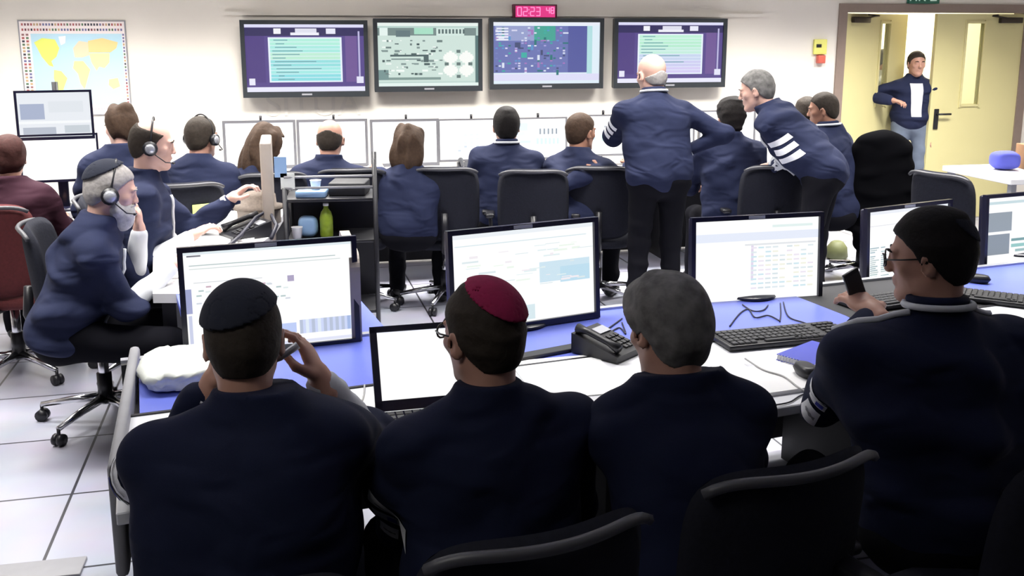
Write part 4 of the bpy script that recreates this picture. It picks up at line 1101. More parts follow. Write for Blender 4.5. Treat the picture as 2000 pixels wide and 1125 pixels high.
def person(label, head, yaw=0, lean=8, side=0, hyaw=0, hpitch=5, hroll=0, sit=True, sw=1.0, sc=1.0,
           L=None, Rr=None, Lh=None, Rh=None, Lcurl=.5, Rcurl=.5, Ln=None, Rn=None, Ld=None, Rd=None, hair='short', hairm='hairdark', skin='skin',
           jacket='navyfar', trousers='trouser', white_sleeve='', vox=.010, kippah=None, headset=False, glasses=False, beard=None,
           collar=False, stripes='', zip_=False, seed=1, group=None, ystep=0, bulk=1.0, shirtfront=False, hsc=1.0, baldz=.03):
    hw = ray(*head[:2], D=head[2])
    yawr, ln, sd_ = R(yaw), R(lean), R(side)
    Rl = np.array(Matrix.Rotation(-ln, 3, 'X') @ Matrix.Rotation(sd_, 3, 'Y'))
    Rn_ = np.array(Matrix.Rotation(-ln * .6, 3, 'X') @ Matrix.Rotation(sd_ * .6, 3, 'Y'))
    neck = Rn_ @ v3(0, .028, .168) * sc
    pz = .56 if sit else .93
    up = (Rl @ v3(0, 0, 1))[2]
    TL_ = (hw.z - neck[2] - pz) / up
    TLc = min(max(TL_, .40), .64); pz2 = hw.z - neck[2] - TLc * up
    if abs(pz2 - pz) > .03: print('PERSON', label[:40], 'torso', round(TL_, 2), 'pelvis z', round(pz2, 2))
    pz = pz2
    top = Rl @ v3(0, 0, TLc)
    off = top + neck
    Rz = np.array(Matrix.Rotation(yawr, 3, 'Z'))
    wo = Rz @ off
    root = thing('person', label, 'person', (hw.x - wo[0], hw.y - wo[1], 0), yawr, group)
    P0 = v3(0, 0, pz); Cn = P0 + top; Hc = Cn + neck
    def loc(wp): return Rz.T @ (np.array(wp, float) - np.array(root.location))
    Rhd = rotm(R(hyaw), R(hpitch), R(hroll))
    hp = lambda x, y, z: Hc + Rhd @ (v3(x, y, z) * hsc)
    # ---- skeleton
    ts = TLc / .5
    shx = .178 * sw
    sh = {s: Cn + Rl @ v3(s * shx, .01, -.062) for s in (-1, 1)}
    arms = {}
    for s, tgt, hint in ((-1, L, Lh), (1, Rr, Rh)):
        if tgt is None: W_ = P0 + v3(s * .17, .42, .17) if sit else sh[s] + v3(s * .08, .06, -.52)
        elif len(tgt) == 3 and not isinstance(tgt, Vector): W_ = v3(*tgt)
        else: W_ = loc(tgt)
        a_, b_ = .29 * sc, .26 * sc; dd = W_ - sh[s]; dist = np.linalg.norm(dd)
        if dist > (a_ + b_) * .985:
            if dist > (a_ + b_) * 1.12: W_ = sh[s] + dd / dist * (a_ + b_) * 1.08
            dd = W_ - sh[s]; dist = np.linalg.norm(dd); f_ = dist / ((a_ + b_) * .985); a_ *= f_; b_ *= f_
        x = (a_ * a_ - b_ * b_ + dist * dist) / (2 * dist); hh = math.sqrt(max(0, a_ * a_ - x * x))
        hv = v3(*(hint if hint is not None else (s * .5, -.3, -1))); e = nrm(dd); hv = nrm(hv - e * np.dot(hv, e))
        E_ = sh[s] + e * x + hv * hh
        arms[s] = (sh[s], E_, W_)
    hips = {s: P0 + v3(s * .095, 0, 0) for s in (-1, 1)}; knees = {}; ank = {}
    for s in (-1, 1):
        if sit:
            knees[s] = hips[s] + v3(s * .06, .42, -.04); ank[s] = v3(knees[s][0] + s * .01, knees[s][1] + .02 - .12 * (s > 0), .09)
        else:
            ank[s] = v3(s * .12, .02 + ystep * s, .09); knees[s] = (hips[s] + ank[s]) / 2 + v3(0, .03, .02)
    # ---- body
    S = SDF()
    S.ell(hp(0, -.012, .03), v3(.074, .094, .086) * hsc, Rhd, k=.02)
    S.ell(hp(0, .022, -.035), v3(.060, .066, .082) * hsc, Rhd, k=.03)
    S.cap(hp(0, .02, -.065), hp(0, .055, -.092), .044 * hsc, .028 * hsc, k=.025)
    for s in (-1, 1):
        S.cap(hp(s * .046, .0, -.055), hp(s * .014, .066, -.098), .018 * hsc, .016 * hsc, k=.02)
        S.ell(hp(s * .043, .058, -.018), v3(.018, .018, .016) * hsc, Rhd, k=.02)
        S.ell(hp(s * .079, -.004, -.012), v3(.008, .020, .032) * hsc, Rhd @ rotm(s * -.35, .15), k=.006)
        S.ell(hp(s * .086, .001, -.010), v3(.006, .010, .016) * hsc, Rhd, k=.004, op='-')
        S.ell(hp(s * .030, .099, .002), v3(.017, .013, .011) * hsc, Rhd, k=.012, op='-')
        S.ell(hp(s * .030, .077, .001), v3(.0135, .0135, .011) * hsc, Rhd, k=.004)
        S.ell(hp(s * .012, .098, -.032), v3(.008, .008, .006) * hsc, Rhd, k=.006)
    S.ell(hp(0, .080, .022), v3(.048, .014, .010) * hsc, Rhd, k=.015)
    S.cap(hp(0, .086, .012), hp(0, .103, -.026), .007 * hsc, .0105 * hsc, k=.012)
    S.ell(hp(0, .084, -.056), v3(.024, .012, .006) * hsc, Rhd, k=.005)
    S.ell(hp(0, .082, -.068), v3(.021, .012, .007) * hsc, Rhd, k=.005)
    S.ell(hp(0, .072, -.100), v3(.020, .018, .015) * hsc, Rhd, k=.015)
    S.cap(hp(0, -.028, -.045), Cn + v3(0, 0, -.03), .053 * hsc, .060, k=.03)
    ln_ = [Cn + Rl @ v3(0, 0, -.16), Cn + Rl @ v3(0, 0, -.33), P0]
    S.ell(ln_[0], (.14 * sw, .09, .17), Rl, k=.05); S.cap(ln_[0], P0, .10, .11, k=.05)
    for s in (-1, 1):
        a_, e_, w_ = arms[s]
        S.cap(Cn + Rl @ v3(0, 0, -.05), a_, .045, .045, k=.04)
        S.cap(a_, e_, .042, .036, k=.02); S.cap(e_, w_, .037, .026, k=.02)
        fd_ = w_ - e_
        dirn = v3(*(Ld if s < 0 and Ld is not None else Rd if s > 0 and Rd is not None else fd_))
        nn = v3(*(Ln if s < 0 and Ln is not None else Rn if s > 0 and Rn is not None else (0, 0, -1)))
        if abs(np.dot(nrm(dirn), nrm(nn))) > .97: nn = v3(-s, 0, 0)
        hand_prims(S, w_, dirn, nn, s, Lcurl if s < 0 else Rcurl, sc)
        S.cap(hips[s], knees[s], .07, .05, k=.03); S.cap(knees[s], ank[s], .048, .034, k=.02)
        S.cap(ank[s] + v3(0, -.02, -.04), ank[s] + v3(0, .12, -.065), .03, .022, k=.02)
    V, F = S.mesh(vox)
    np_obj('body', V, F, M[skin], root)
    # ---- eyes and brows
    eb = MB(); br = MB()
    for s in (-1, 1):
        c = hp(s * .030, .0815, .0015)
        eb.lathe([(.0001, -.0065), (.005, -.004), (.0068, 0), (.005, .004), (.0001, .0065)], (0, 0, 0), 10, Matrix.Translation(c))
        br.tube([hp(s * .015, .093, .021), hp(s * .030, .094, .026), hp(s * .045, .084, .022)], [.003, .004, .002], 6)
    eb.build('eyes', M['eye'], root); br.build('eyebrows', M[hairm] if hair != 'bald' else M['brow'], root)
    # ---- hair
    hn = folds(.006, seed, 2.2)
    inv = Rhd.T
    def local(X, Y, Z):
        dx, dy, dz = X - Hc[0], Y - Hc[1], Z - Hc[2]
        return [(inv[i, 0] * dx + inv[i, 1] * dy + inv[i, 2] * dz) / hsc for i in range(3)]
    hv_ = max(.004, vox * .8)
    YL = [-.13, -.06, -.035, -.012, .012, .03, .055, .09]
    ZL = [-.075, -.072, -.045, -.005, -.012, .028, .055, .075]
    def clip_short(D_, X, Y, Z):
        x, y, z = local(X, Y, Z)
        zl = np.interp(y, YL, ZL) - (.022 * (y < -.03) if hair == 'thick' else 0)
        return np.maximum(D_ + hn(X, Y, Z) * (1.6 if hair == 'thick' else .5), (zl - z) * .75)
    Sh = SDF()
    if hair in ('short', 'thick', 'flat'):
        e = {'short': .007, 'thick': .017, 'flat': .012}[hair]
        Sh.ell(hp(0, -.012, .03), (v3(.074, .094, .086) + e) * hsc, Rhd); Sh.ell(hp(0, -.035, -.02), (v3(.062, .066, .07) + e * .6) * hsc, Rhd, k=.03)
        if hair == 'thick': Sh.ell(hp(0, .035, .085), v3(.06, .05, .032) * hsc, Rhd, k=.03)
        if hair == 'flat': Sh.ell(hp(0, -.02, .095), v3(.055, .07, .03) * hsc, Rhd, k=.02)
        V, F = Sh.mesh(hv_, clip_short); np_obj('hair', V, F, M[hairm], root)
    elif hair == 'bald':
        Sh.ell(hp(0, -.012, .03), (v3(.074, .094, .086) + .005) * hsc, Rhd); Sh.ell(hp(0, -.035, -.02), (v3(.062, .066, .07) + .005) * hsc, Rhd, k=.03)
        def cb(D_, X, Y, Z):
            x, y, z = local(X, Y, Z); zl = np.interp(y, YL, ZL)
            return np.maximum(np.maximum(D_ + hn(X, Y, Z) * .3, (zl - z) * .75), z - baldz + .25 * (y + .05) + 3.0 * x * x * 0 - .006 * np.cos(60 * x))
        V, F = Sh.mesh(hv_, cb); np_obj('hair', V, F, M[hairm], root)
    else:
        Sh.ell(hp(0, -.014, .035), v3(.092, .105, .098) * hsc, Rhd)
        if hair == 'long':
            Sh.ell(hp(0, -.04, -.05), v3(.098, .075, .12) * hsc, Rhd, k=.04)
            Sh.ell(hp(-.05, -.035, -.13), v3(.055, .055, .09) * hsc, Rhd, k=.04); Sh.ell(hp(.05, -.035, -.13), v3(.055, .055, .09) * hsc, Rhd, k=.04)
        elif hair == 'bob':
            Sh.ell(hp(0, -.035, -.05), v3(.100, .078, .10) * hsc, Rhd, k=.04); Sh.ell(hp(0, -.05, -.10), v3(.085, .05, .07) * hsc, Rhd, k=.04)
        elif hair == 'bun':
            Sh.ell(hp(0, -.035, -.02), v3(.08, .075, .07) * hsc, Rhd, k=.03); Sh.ell(hp(0, -.07, .10), v3(.05, .045, .04) * hsc, Rhd, k=.02)
        h2 = folds(.020, seed, 2.6, .22)
        def cl_(D_, X, Y, Z):
            x, y, z = local(X, Y, Z)
            face = np.minimum(y - .03 - .0 * z, .075 - z)      # inside the face opening -> cut
            return np.maximum(D_ + h2(X, Y, Z), face)
        V, F = Sh.mesh(hv_, cl_); np_obj('hair', V, F, M[hairm], root)
    if beard:
        Sb = SDF(); Sb.ell(hp(0, .035, -.075), v3(.062, .062, .062) * hsc, Rhd); Sb.ell(hp(0, .065, -.11), v3(.042, .045, .055) * hsc, Rhd, k=.03)
        for s in (-1, 1): Sb.cap(hp(s * .066, .012, -.02), hp(s * .055, .03, -.07), .014, .02, k=.02)
        def cbd(D_, X, Y, Z):
            x, y, z = local(X, Y, Z)
            return np.maximum(np.maximum(D_ + hn(X, Y, Z), z + .04 - .5 * np.clip(.05 - y, 0, .05)), -.02 - y)
        V, F = Sb.mesh(hv_, cbd); np_obj('beard', V, F, M[beard], root)
        mu = MB(); mu.tube([hp(-.03, .082, -.052), hp(0, .098, -.045), hp(.03, .082, -.052)], [.006, .008, .006], 6); mu.build('moustache', M[beard], root)
    if kippah:
        km, kd, ksz = kippah; kd = nrm(v3(*kd))
        Sk = SDF(); e = .016 if hair != 'thick' else .024
        Sk.ell(hp(0, -.012, .03), (v3(.074, .094, .086) + e) * hsc, Rhd)
        def ck_(D_, X, Y, Z):
            x, y, z = local(X, Y, Z); q_ = x * kd[0] + (y + .012) * kd[1] + (z - .03) * kd[2]
            outer = D_; inner = -(D_ + .007)
            return np.maximum(np.maximum(outer, inner), ksz - q_)
        V, F = Sk.mesh(.0045 if vox < .008 else .006, ck_); np_obj('kippah', V, F, M[km], root)
        if vox < .008:
            clp = MB(); a1 = nrm(np.cross(kd, v3(0, 1, 0))); base = kd * (ksz + .004)
    if headset:
        hb = MB(); pts = []
        for k in range(17):
            th = PI * k / 16; pts.append(hp(.086 * math.cos(th), -.005, -.01 + .142 * math.sin(th)))
        hb.tube(pts, .005, 6); hb.build('headset_band', M['black'], root)
        for s in (-1, 1):
            e1 = MB(); e1.tube([hp(s * .080, -.004, -.012), hp(s * .104, -.004, -.012)], .036, 14); e1.tube([hp(s * .104, -.004, -.012), hp(s * .110, -.004, -.012)], [.026, .020], 14)
            ec_ = e1.build('ear_cup', M['black'], root)
            e2 = MB(); e2.tube([hp(s * .104, -.004, -.012), hp(s * .1125, -.004, -.012)], [.026, .018], 14); e2.build('ear_cup_cap', M['silver'], root)
        mb_ = MB(); mb_.tube([hp(.1, .01, -.03), hp(.09, .07, -.07), hp(.05, .105, -.075)], .003, 6); mb_.tube([hp(.055, .102, -.075), hp(.042, .108, -.075)], .006, 6); mb_.build('microphone_arm', M['black'], root)
    if glasses:
        gl = MB()
        for s in (-1, 1):
            ring = [hp(s * .031 + .022 * math.cos(t), .108 - .01 * abs(math.cos(t)) * (s * math.cos(t) > 0), .0 + .016 * math.sin(t)) for t in [k * PI / 6 for k in range(12)]]
            gl.tube(ring, .0024, 6, closed=True)
            gl.tube([hp(s * .053, .102, .004), hp(s * .072, .06, .006), hp(s * .080, .0, .008)], .0022, 6)
        gl.tube([hp(-.01, .109, .003), hp(.01, .109, .003)], .002, 6)
        gl.build('glasses', M['black'], root)
    # ---- jacket
    J = SDF(); B_ = bulk
    J.ell(Cn + Rl @ v3(0, -.005, -.15), (.175 * sw, .118 * B_, .17), Rl, k=.05)
    J.ell(Cn + Rl @ v3(0, .005, -.30), (.165 * sw * B_, .125 * B_, .17), Rl, k=.06)
    J.ell(P0 + v3(0, .0, .05), (.165 * sw * B_, .13 * B_, .12), None, k=.06)
    J.cap(Cn + Rl @ v3(0, 0, -.10), P0 + v3(0, 0, .05), .115 * B_, .13 * B_, k=.05)
    for s in (-1, 1):
        a_, e_, w_ = arms[s]
        J.cap(Cn + Rl @ v3(s * .035, -.012, .012), a_ + Rl @ v3(-s * .01, 0, -.002), .052, .060, k=.05)
        J.cap(Cn + Rl @ v3(s * .112 * sw, -.005, -.12), P0 + v3(s * .095 * sw, -.01, .04), .084 * B_, .090 * B_, k=.06)
        J.cap(a_, e_, .061 * B_, .055 * B_, k=.045)
        ws = ('L' if s < 0 else 'R') in white_sleeve
        en = e_ + (w_ - e_) * (.12 if ws else .90)
        J.cap(e_, en, .056, .052 if ws else .042, k=.025)
        if ws:
            Sw = SDF(); Sw.cap(e_, w_ + (e_ - w_) * .06, .048, .037, k=.02); ff = folds(.006, seed + 5, 1.6)
            V, F = Sw.mesh(max(.007, vox), lambda D_, X, Y, Z: D_ + ff(X, Y, Z)); np_obj('shirt_sleeve', V, F, M['shirt'], root)
        else:
            cf = MB(); d_ = nrm(w_ - e_); 
            cf.tube([w_ - d_ * .045, w_ - d_ * .018], [.041, .038], 16); cf.build('shirt_cuff', M['shirt'], root)
    J.cap(Cn + Rn_ @ v3(0, -.012, -.01), Cn + Rn_ @ v3(0, -.006, .06), .080, .072, k=.035)
    fo = folds(.032 if vox < .008 else .022, seed + 11, .8)
    nd_ = Rn_ @ v3(0, 0, 1); cp = Cn + Rn_ @ v3(0, 0, .070)
    def jpost(D_, X, Y, Z):
        hgt = (X - cp[0]) * nd_[0] + (Y - cp[1]) * nd_[1] + (Z - cp[2]) * nd_[2]
        D_ = np.maximum(D_ + fo(X, Y, Z), np.where((np.abs(X - cp[0]) < .11) & (np.abs(Y - cp[1]) < .11), hgt, -1))
        return np.maximum(D_, pz - .07 - Z)
    V, F = J.mesh(max(vox, .007) if vox < .009 else .012, jpost)
    jo = np_obj('jacket', V, F, M[jacket], root)
    bvh = BVHTree.FromPolygons([tuple(v) for v in V], [tuple(int(i) for i in f) for f in F])
    def snap(p, d):      # shoot from outside inwards
        h_ = bvh.ray_cast(Vector(p) + Vector(d) * .35, -Vector(d)); return (h_[0], h_[1]) if h_[0] is not None else (None, None)
    def near_tube(pts, r, name, m):
        Q = []
        for p in pts:
            h_ = bvh.find_nearest(Vector(p)); Q.append(h_[0] + h_[1] * r * .7)
        MB().tube(Q, r, 6).build(name, M[m], root)
    if collar:
        pts = []
        for k in range(25):
            th = 2 * PI * k / 24; pts.append(Cn + Rn_ @ v3(.082 * math.cos(th), -.010 + .082 * math.sin(th), .062))
        MB().tube(pts[:-1], .009, 6, closed=True).build('white_collar', M['shirt'], root)
        MB().tube([Cn + Rn_ @ v3(.064 * math.cos(t), -.006 + .064 * math.sin(t), .074) for t in [2 * PI * k / 20 for k in range(20)]], .013, 8, closed=True).build('collar_lining', M[jacket], root)
    if shirtfront:
        fp = MB(); 
        for (x0, x1, z0, z1) in ((-.06, .06, -.34, -.02),):
            N_ = 10; vs_ = []; ok = True
            for j in range(N_ + 1):
                for i in range(5):
                    p = Cn + Rl @ v3(x0 + (x1 - x0) * i / 4 * (1 - .2 * j / N_), .05, z1 + (z0 - z1) * j / N_)
                    a2, n2 = snap(p, Rl @ v3(0, 1, 0)); vs_.append(a2 + Vector(Rl @ v3(0, .004, 0)) if a2 is not None else Vector(p))
            fp.add(vs_, [(j * 5 + i, j * 5 + i + 1, (j + 1) * 5 + i + 1, (j + 1) * 5 + i) for j in range(N_) for i in range(4)], None, True)
        fp.build('shirt_front', M['shirt'], root)
    if zip_:
        near_tube([Cn + Rl @ v3(.0, .14, -.05 - .03 * k) for k in range(13)], .008, 'zip_piping', 'shirt')
    for code in stripes.split():
        if code == 'P': continue
        s = -1 if code[0] == 'L' else 1; a_, e_, w_ = arms[s]
        pipe = 'p' in code; ax_ = nrm(e_ - a_)
        outw = nrm(Rl @ v3(s * (.45 if 'o' in code else 1), -1 if 'o' in code else -.55 if 'b' in code else .1, .0)); 
        if 'c' in code:
            cw = Rz.T @ nrm(np.array([-.35, -1, .1] if 'k' in code else [-.75, -.8, .1])); outw = cw
        outw = nrm(outw - ax_ * np.dot(outw, ax_)); sw_ = np.cross(ax_, outw)
        t0 = .34 if 'l' not in code else .48
        for j in range(3):
            st = MB(); stb = MB(); vs_ = []; n1, n2_ = 8, 3
            half = [.95, .82, .7][j] * (.62 if 'c' in code else 1)
            for i in range(n1 + 1):
                for k in range(n2_ + 1):
                    th = (-half + 2 * half * i / n1); t = t0 + j * .20 + .13 * k / n2_ + .03 * th * s
                    d_ = outw * math.cos(th) + sw_ * math.sin(th); p = a_ + (e_ - a_) * t
                    h_, nn_ = snap(p, d_); 
                    vs_.append((h_ + nn_ * .003) if h_ is not None else Vector(p + d_ * .068))
            fs_ = [(i * (n2_ + 1) + k, (i + 1) * (n2_ + 1) + k, (i + 1) * (n2_ + 1) + k + 1, i * (n2_ + 1) + k + 1) for i in range(n1) for k in range(n2_)]
            st.add(vs_, fs_, None, True)
            so = st.build('sleeve_badge', M['badge'], root)
            if vox < .008:
                mk_ = MB(); q_ = []; i1 = 5 if j == 1 else n1 - 1
                for i in range(1, i1):
                    lo_, hi_ = vs_[i * (n2_ + 1) + 1], vs_[i * (n2_ + 1) + 2]
                    nn_ = (vs_[(i + 1) * (n2_ + 1) + 1] - lo_).cross(hi_ - lo_).normalized(); nn_ = nn_ if nn_.dot(Vector(outw)) > 0 else -nn_
                    e_w = .9 if j == 1 else (.28 if i % 2 else .12); m_c = (lo_ + hi_) / 2
                    q_ += [m_c + (lo_ - m_c) * 2 * e_w + nn_ * .002, m_c + (hi_ - m_c) * 2 * e_w + nn_ * .002]
                mk_.add(q_, [(2 * i, 2 * i + 2, 2 * i + 3, 2 * i + 1) for i in range(len(q_) // 2 - 1)])
                mk_.build('badge_print', M['bluecover'] if j == 1 else M['grey'], so)
    if 'P' in stripes:      # raglan piping on both shoulders
        for s in (-1, 1):
            near_tube([Cn + Rl @ v3(s * .075, -.02, .03), Cn + Rl @ v3(s * .11, -.0, .03), Cn + Rl @ v3(s * .15, .01, .02), Cn + Rl @ v3(s * .19, .04, .0), Cn + Rl @ v3(s * .22, .08, -.04)], .009, 'shoulder_piping', 'shirt')
    # ---- trousers and shoes
    Tr = SDF(); Tr.ell(P0 + v3(0, -.01, .0), (.165 * sw * B_, .125 * B_, .12), None, k=.05)
    for s in (-1, 1):
        Tr.cap(hips[s], knees[s], .09 * B_, .068, k=.04); Tr.cap(knees[s], ank[s] + v3(0, 0, -.01), .066, .055, k=.03)
    ft = folds(.010, seed + 3)
    V, F = Tr.mesh(.014, lambda D_, X, Y, Z: D_ + ft(X, Y, Z)); np_obj('trousers', V, F, M[trousers], root)
    for s in (-1, 1):
        Sf = SDF(); Sf.ell(ank[s] + v3(0, .0, -.035), (.042, .06, .05)); Sf.ell(ank[s] + v3(0, .10, -.055), (.045, .10, .032), k=.03)
        V, F = Sf.mesh(.010, lambda D_, X, Y, Z: np.maximum(D_, .004 - Z)); np_obj('shoe', V, F, M['shoe'], root)
    return root, arms

# ---- near row
person('man in navy jacket with a large dark kippah, hand raised to his right ear', (476, 662, 2.0), yaw=10, lean=14, hyaw=4, hpitch=10,
       L=ray(410, 760, D=2.14), Rr=ray(628, 745, D=2.12), Lh=(-.6, .3, -1), Rh=(.55, .1, -1), Rd=(-.35, .35, .75), Rn=(-.8, .2, -.1), Ld=(.25, .3, .8), Ln=(.9, .3, 0), Rcurl=.45, Lcurl=.7,
       hair='short', hairm='hairdark', skin='skin', jacket='navy', white_sleeve='R', vox=.006, kippah=('kippah', (-.25, -.25, 1), .035), stripes='Lb', seed=3, bulk=1.08, sw=1.1)
person('man in navy jacket with a maroon kippah, thin glasses, looking left at his laptop', (942, 652, 2.06), yaw=18, lean=8, hyaw=22, hpitch=6,
       L=ray(800, 905, D=2.36), Rr=ray(1000, 900, D=2.42), Lh=(-.35, -.8, -1),
       hair='short', hairm='hairdark', skin='skin', jacket='navy', vox=.006, kippah=('kippahred', (.18, -.52, .85), .062), glasses=True, stripes='Lck', seed=5, sw=1.03)
person('grey-haired man in navy jacket bent over the desk, seen from behind', (1303, 640, 2.16), yaw=16, lean=22, hyaw=14, hpitch=18, hroll=4,
       L=ray(1215, 830, D=2.55), Rr=ray(1400, 830, D=2.6), Lh=(-.4, -.3, -1), Rh=(.4, -.3, -1),
       hair='thick', hairm='hairgrey', skin='skin', jacket='navy', vox=.006, seed=7, sw=.92, bulk=.98)
r4, a4 = person('dark-haired man with black glasses and white collar at the right, left hand reaching forward', (1815, 500, 2.45), yaw=10, lean=12, hyaw=52, hpitch=8,
       L=ray(1708, 612, D=2.66), Rr=ray(1860, 720, D=2.95), sc=1.08, Lh=(-.8, -.4, -1.0), Ld=(-.1, 1, .25), Ln=(.2, .2, -1), Lcurl=.35,
       hair='flat', hairm='hairblack', skin='skin', jacket='navy', vox=.006, glasses=True, collar=True, stripes='Lcl P', seed=9, sw=1.22, bulk=1.12, kippah=('kippah', (0, -.75, .6), .086))
# ---- left group
person('bearded man with dark kippah, headset and navy jacket, hand at his chin', (218, 372, 4.02), yaw=-72, lean=20, hyaw=4, hpitch=14,
       L=ray(272, 452, D=4.25), Rr=ray(335, 522, D=4.1), Lh=(-.2, .1, -1), Rh=(.4, -.6, -1), Ld=(.1, .05, 1), Ln=(0, -1, 0), Lcurl=.8,
       hair='short', hairm='hairlgrey', skin='skinpale', jacket='navyfar', white_sleeve='LR', vox=.0075, kippah=('kippah', (0, -.6, .85), .055), headset=True, beard='hairwhite', zip_=True, seed=13, bulk=1.02, sc=1.0)
person('balding man with headset and navy jacket in profile, arm stretched over the side desk', (298, 282, 4.85), yaw=-74, lean=8, hyaw=0, hpitch=8,
       L=ray(452, 388, D=5.15), Rr=ray(372, 462, D=4.8), Lh=(-.3, -.2, -1), Rh=(.3, -.5, -1), Lcurl=.6,
       hair='bald', hairm='hairdark', skin='skinpale', jacket='navyfar', white_sleeve='R', vox=.0085, headset=True, zip_=True, seed=17, bulk=1.1, sc=1.12, hsc=1.03, baldz=.085)
person('person in a maroon top with reddish-brown hair cut off by the left edge', (18, 308, 5.35), yaw=10, lean=10, hyaw=10, hpitch=6,
       hair='thick', hairm='hairred', skin='skin', jacket='maroon', seed=19)
person('woman with dark hair tied up, turned left beyond the man with the headset', (236, 248, 5.75), yaw=25, lean=12, hyaw=35, hpitch=10,
       hair='bun', hairm='hairbrown', skin='skinpale', jacket='navyfar', seed=21, sw=.92)
# ---- far row
person('man with short dark hair and headset facing away, leftmost at the far desk', (394, 268, 6.0), yaw=-8, lean=10, hyaw=-12, hpitch=4, headset=True,
       hair='short', hairm='hairdark', skin='skin', hsc=1.07, seed=23, sw=1.05)
person('woman with long wavy brown hair leaning right at the far desk', (520, 285, 6.15), yaw=-15, lean=18, side=8, hyaw=-10, hpitch=16, hroll=10,
       hair='long', hairm='hairbrown', skin='skin', hsc=1.07, seed=25, sw=.95)
person('bald man in navy jacket seated at the far desk behind the rack', (645, 272, 6.3), yaw=-6, lean=12, hyaw=6, hpitch=10,
       Rr=ray(738, 325, D=6.75), Rh=(1, -.2, -.6), hair='bald', hairm='hairdark', skin='skin', white_sleeve='R', hsc=1.07, seed=27, sw=1.08)
person('woman with shoulder-length brown hair in navy jacket at the far desk', (800, 285, 6.3), yaw=-4, lean=10, hyaw=-6, hpitch=6,
       hair='bob', hairm='hairbrown', skin='skin', hsc=1.07, seed=29, sw=.98)
person('man with flat black hair and white collar seated at the far desk', (989, 247, 6.6), yaw=4, lean=8, hyaw=0, hpitch=2,
       Rr=None, hair='flat', hairm='hairblack', skin='skindark', collar=True, stripes='Lb', hsc=1.07, seed=31, sw=1.08, bulk=1.05)
person('man with short brown hair turning right, hand behind his back at the far desk', (1135, 258, 6.5), yaw=-20, lean=10, hyaw=-28, hpitch=4,
       L=ray(1172, 335, D=6.28), Lh=(-1, -.6, -.4), Ld=(-1, 0, .1), Ln=(0, 1, 0), Rr=ray(1230, 320, D=6.75), Rh=(.5, -.5, -1),
       hair='short', hairm='hairbrown', skin='skindark', stripes='Rb', hsc=1.07, seed=33, vox=.008)
person('bald man in navy jacket standing with his back turned, left hand raised', (1272, 146, 6.15), yaw=14, lean=14, hyaw=14, hpitch=12, sit=False,
       L=ray(1228, 245, D=6.5), Lh=(-1, -.2, -.8), Ld=(-.3, .2, 1), Ln=(0, 1, .2), Rr=(.21, .10, 1.08), Rh=(1, -.5, -.2), Rd=(-.5, .6, -.5), Lcurl=.2, white_sleeve='',
       hair='bald', hairm='hairlgrey', skin='skinpale', baldz=-.015, collar=True, stripes='Lb', hsc=1.07, seed=35, vox=.008, sw=1.1, bulk=1.08)
person('man with black hair in navy jacket seated left of the leaning grey-haired man', (1427, 228, 6.7), yaw=0, lean=8, hyaw=8, hpitch=4,
       hair='thick', hairm='hairblack', skin='skin', hsc=1.07, seed=37, sw=1.05)
person('grey-haired man in navy jacket leaning forward with one hand on a chair back', (1477, 176, 6.3), yaw=62, lean=42, hyaw=6, hpitch=14, sit=False,
       L=ray(1507, 322, D=6.32), Lh=(-.3, -1, -.2), Ld=(0, .3, -.5), Ln=(0, .4, -1), Lcurl=.7, zip_=True, shirtfront=True,
       hair='short', hairm='hairgrey', skin='skinpale', stripes='L', hsc=1.07, seed=39, vox=.008, sw=1.0, bulk=1.1)
person('dark-haired man mostly hidden behind the leaning grey-haired man', (1574, 220, 7.3), yaw=20, lean=8, hair='short', hairm='hairdark', skin='skindark', seed=41)
person('man with short dark hair and white collar facing left beside the yellow door', (1607, 214, 6.9), yaw=45, lean=10, hyaw=25, hpitch=8, collar=True,
       hair='short', hairm='hairdark', skin='skindark', seed=43, sw=1.05, vox=.009, bulk=1.05)
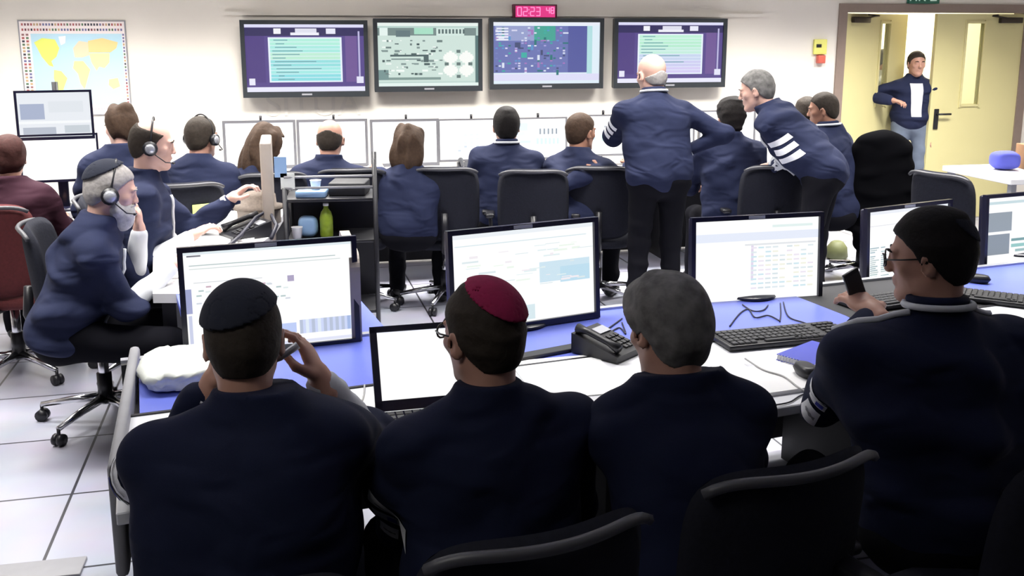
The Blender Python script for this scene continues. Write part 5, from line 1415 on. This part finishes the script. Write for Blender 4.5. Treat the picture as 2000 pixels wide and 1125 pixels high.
person('man in dark jacket and grey jeans standing in the doorway, one arm bent outward', (1790, 124, 9.66), yaw=172, lean=2, hyaw=8, hpitch=2, sit=False, shirtfront=True,
       Rr=ray(1742, 196, D=9.55), Rh=(1, .1, -.4), L=(-.19, .05, .84), hair='short', hairm='hairdark', skin='skin', trousers='jeans', seed=45, vox=.008, sw=.92)
person('person in grey glimpsed through the window of the open door', (1728, 118, 10.6), yaw=-100, lean=0, sit=False, hair='short', hairm='hairdark', skin='skin', jacket='shirt', seed=47, sw=.9)

# handset held by the first man
p = ray(545, 696, D=2.02)
hs = thing('mobile_handset', 'silver and black handset held by the man with the dark kippah', 'handset', tuple(p), 0)
MB().tube([(-.042, -.0, -.022), (.0, .01, -.006), (.035, .03, .016)], [.006, .008, .009], 8).build('handset_body', M['silver'], hs)
MB().tube([(-.042, -.008, -.022), (-.03, -.006, -.018)], .008, 8).build('earpiece', M['black'], hs)
_w = a4[-1]; _d = nrm(v3(-.1, 1, .25)); _p = Matrix.Rotation(r4.rotation_euler.z, 3, 'Z') @ Vector(_w[2] + _d * .10) + r4.location
hs = thing('mobile_phone', 'dark mobile phone held by the man with glasses', 'mobile phone', tuple(_p + Vector((0, 0, .006))), R(20))
MB().box((0, 0, .022), (.055, .012, .11), rot=(0, R(-25), 0), bev=.004).build('phone_body', M['black'], hs)
MB().box((0, -.0065, .022), (.046, .002, .09), rot=(0, R(-25), 0)).build('phone_screen', M['dark'], hs)

# hanging black jacket on chair back
Jk = SDF(); Jk.ell((0, 0, 1.02), (.20, .10, .13), k=.05); Jk.ell((0, -.01, .75), (.22, .11, .30), k=.08); Jk.ell((.03, -.01, .45), (.21, .10, .25), k=.08)
for s in (-1, 1): Jk.cap((s * .15, 0, 1.0), (s * .23, -.02, .5), .055, .05, k=.05)
ff = folds(.018, 77, .8)
V, F = Jk.mesh(.012, lambda D_, X, Y, Z: D_ + ff(X, Y, Z))
jk = np_obj('hanging_jacket', V, F, M['blackcloth'], None); tag(jk, 'black jacket hung over a chair back in front of the yellow door', 'jacket', None, (jc.x, jc.y - .07, 0), R(5))
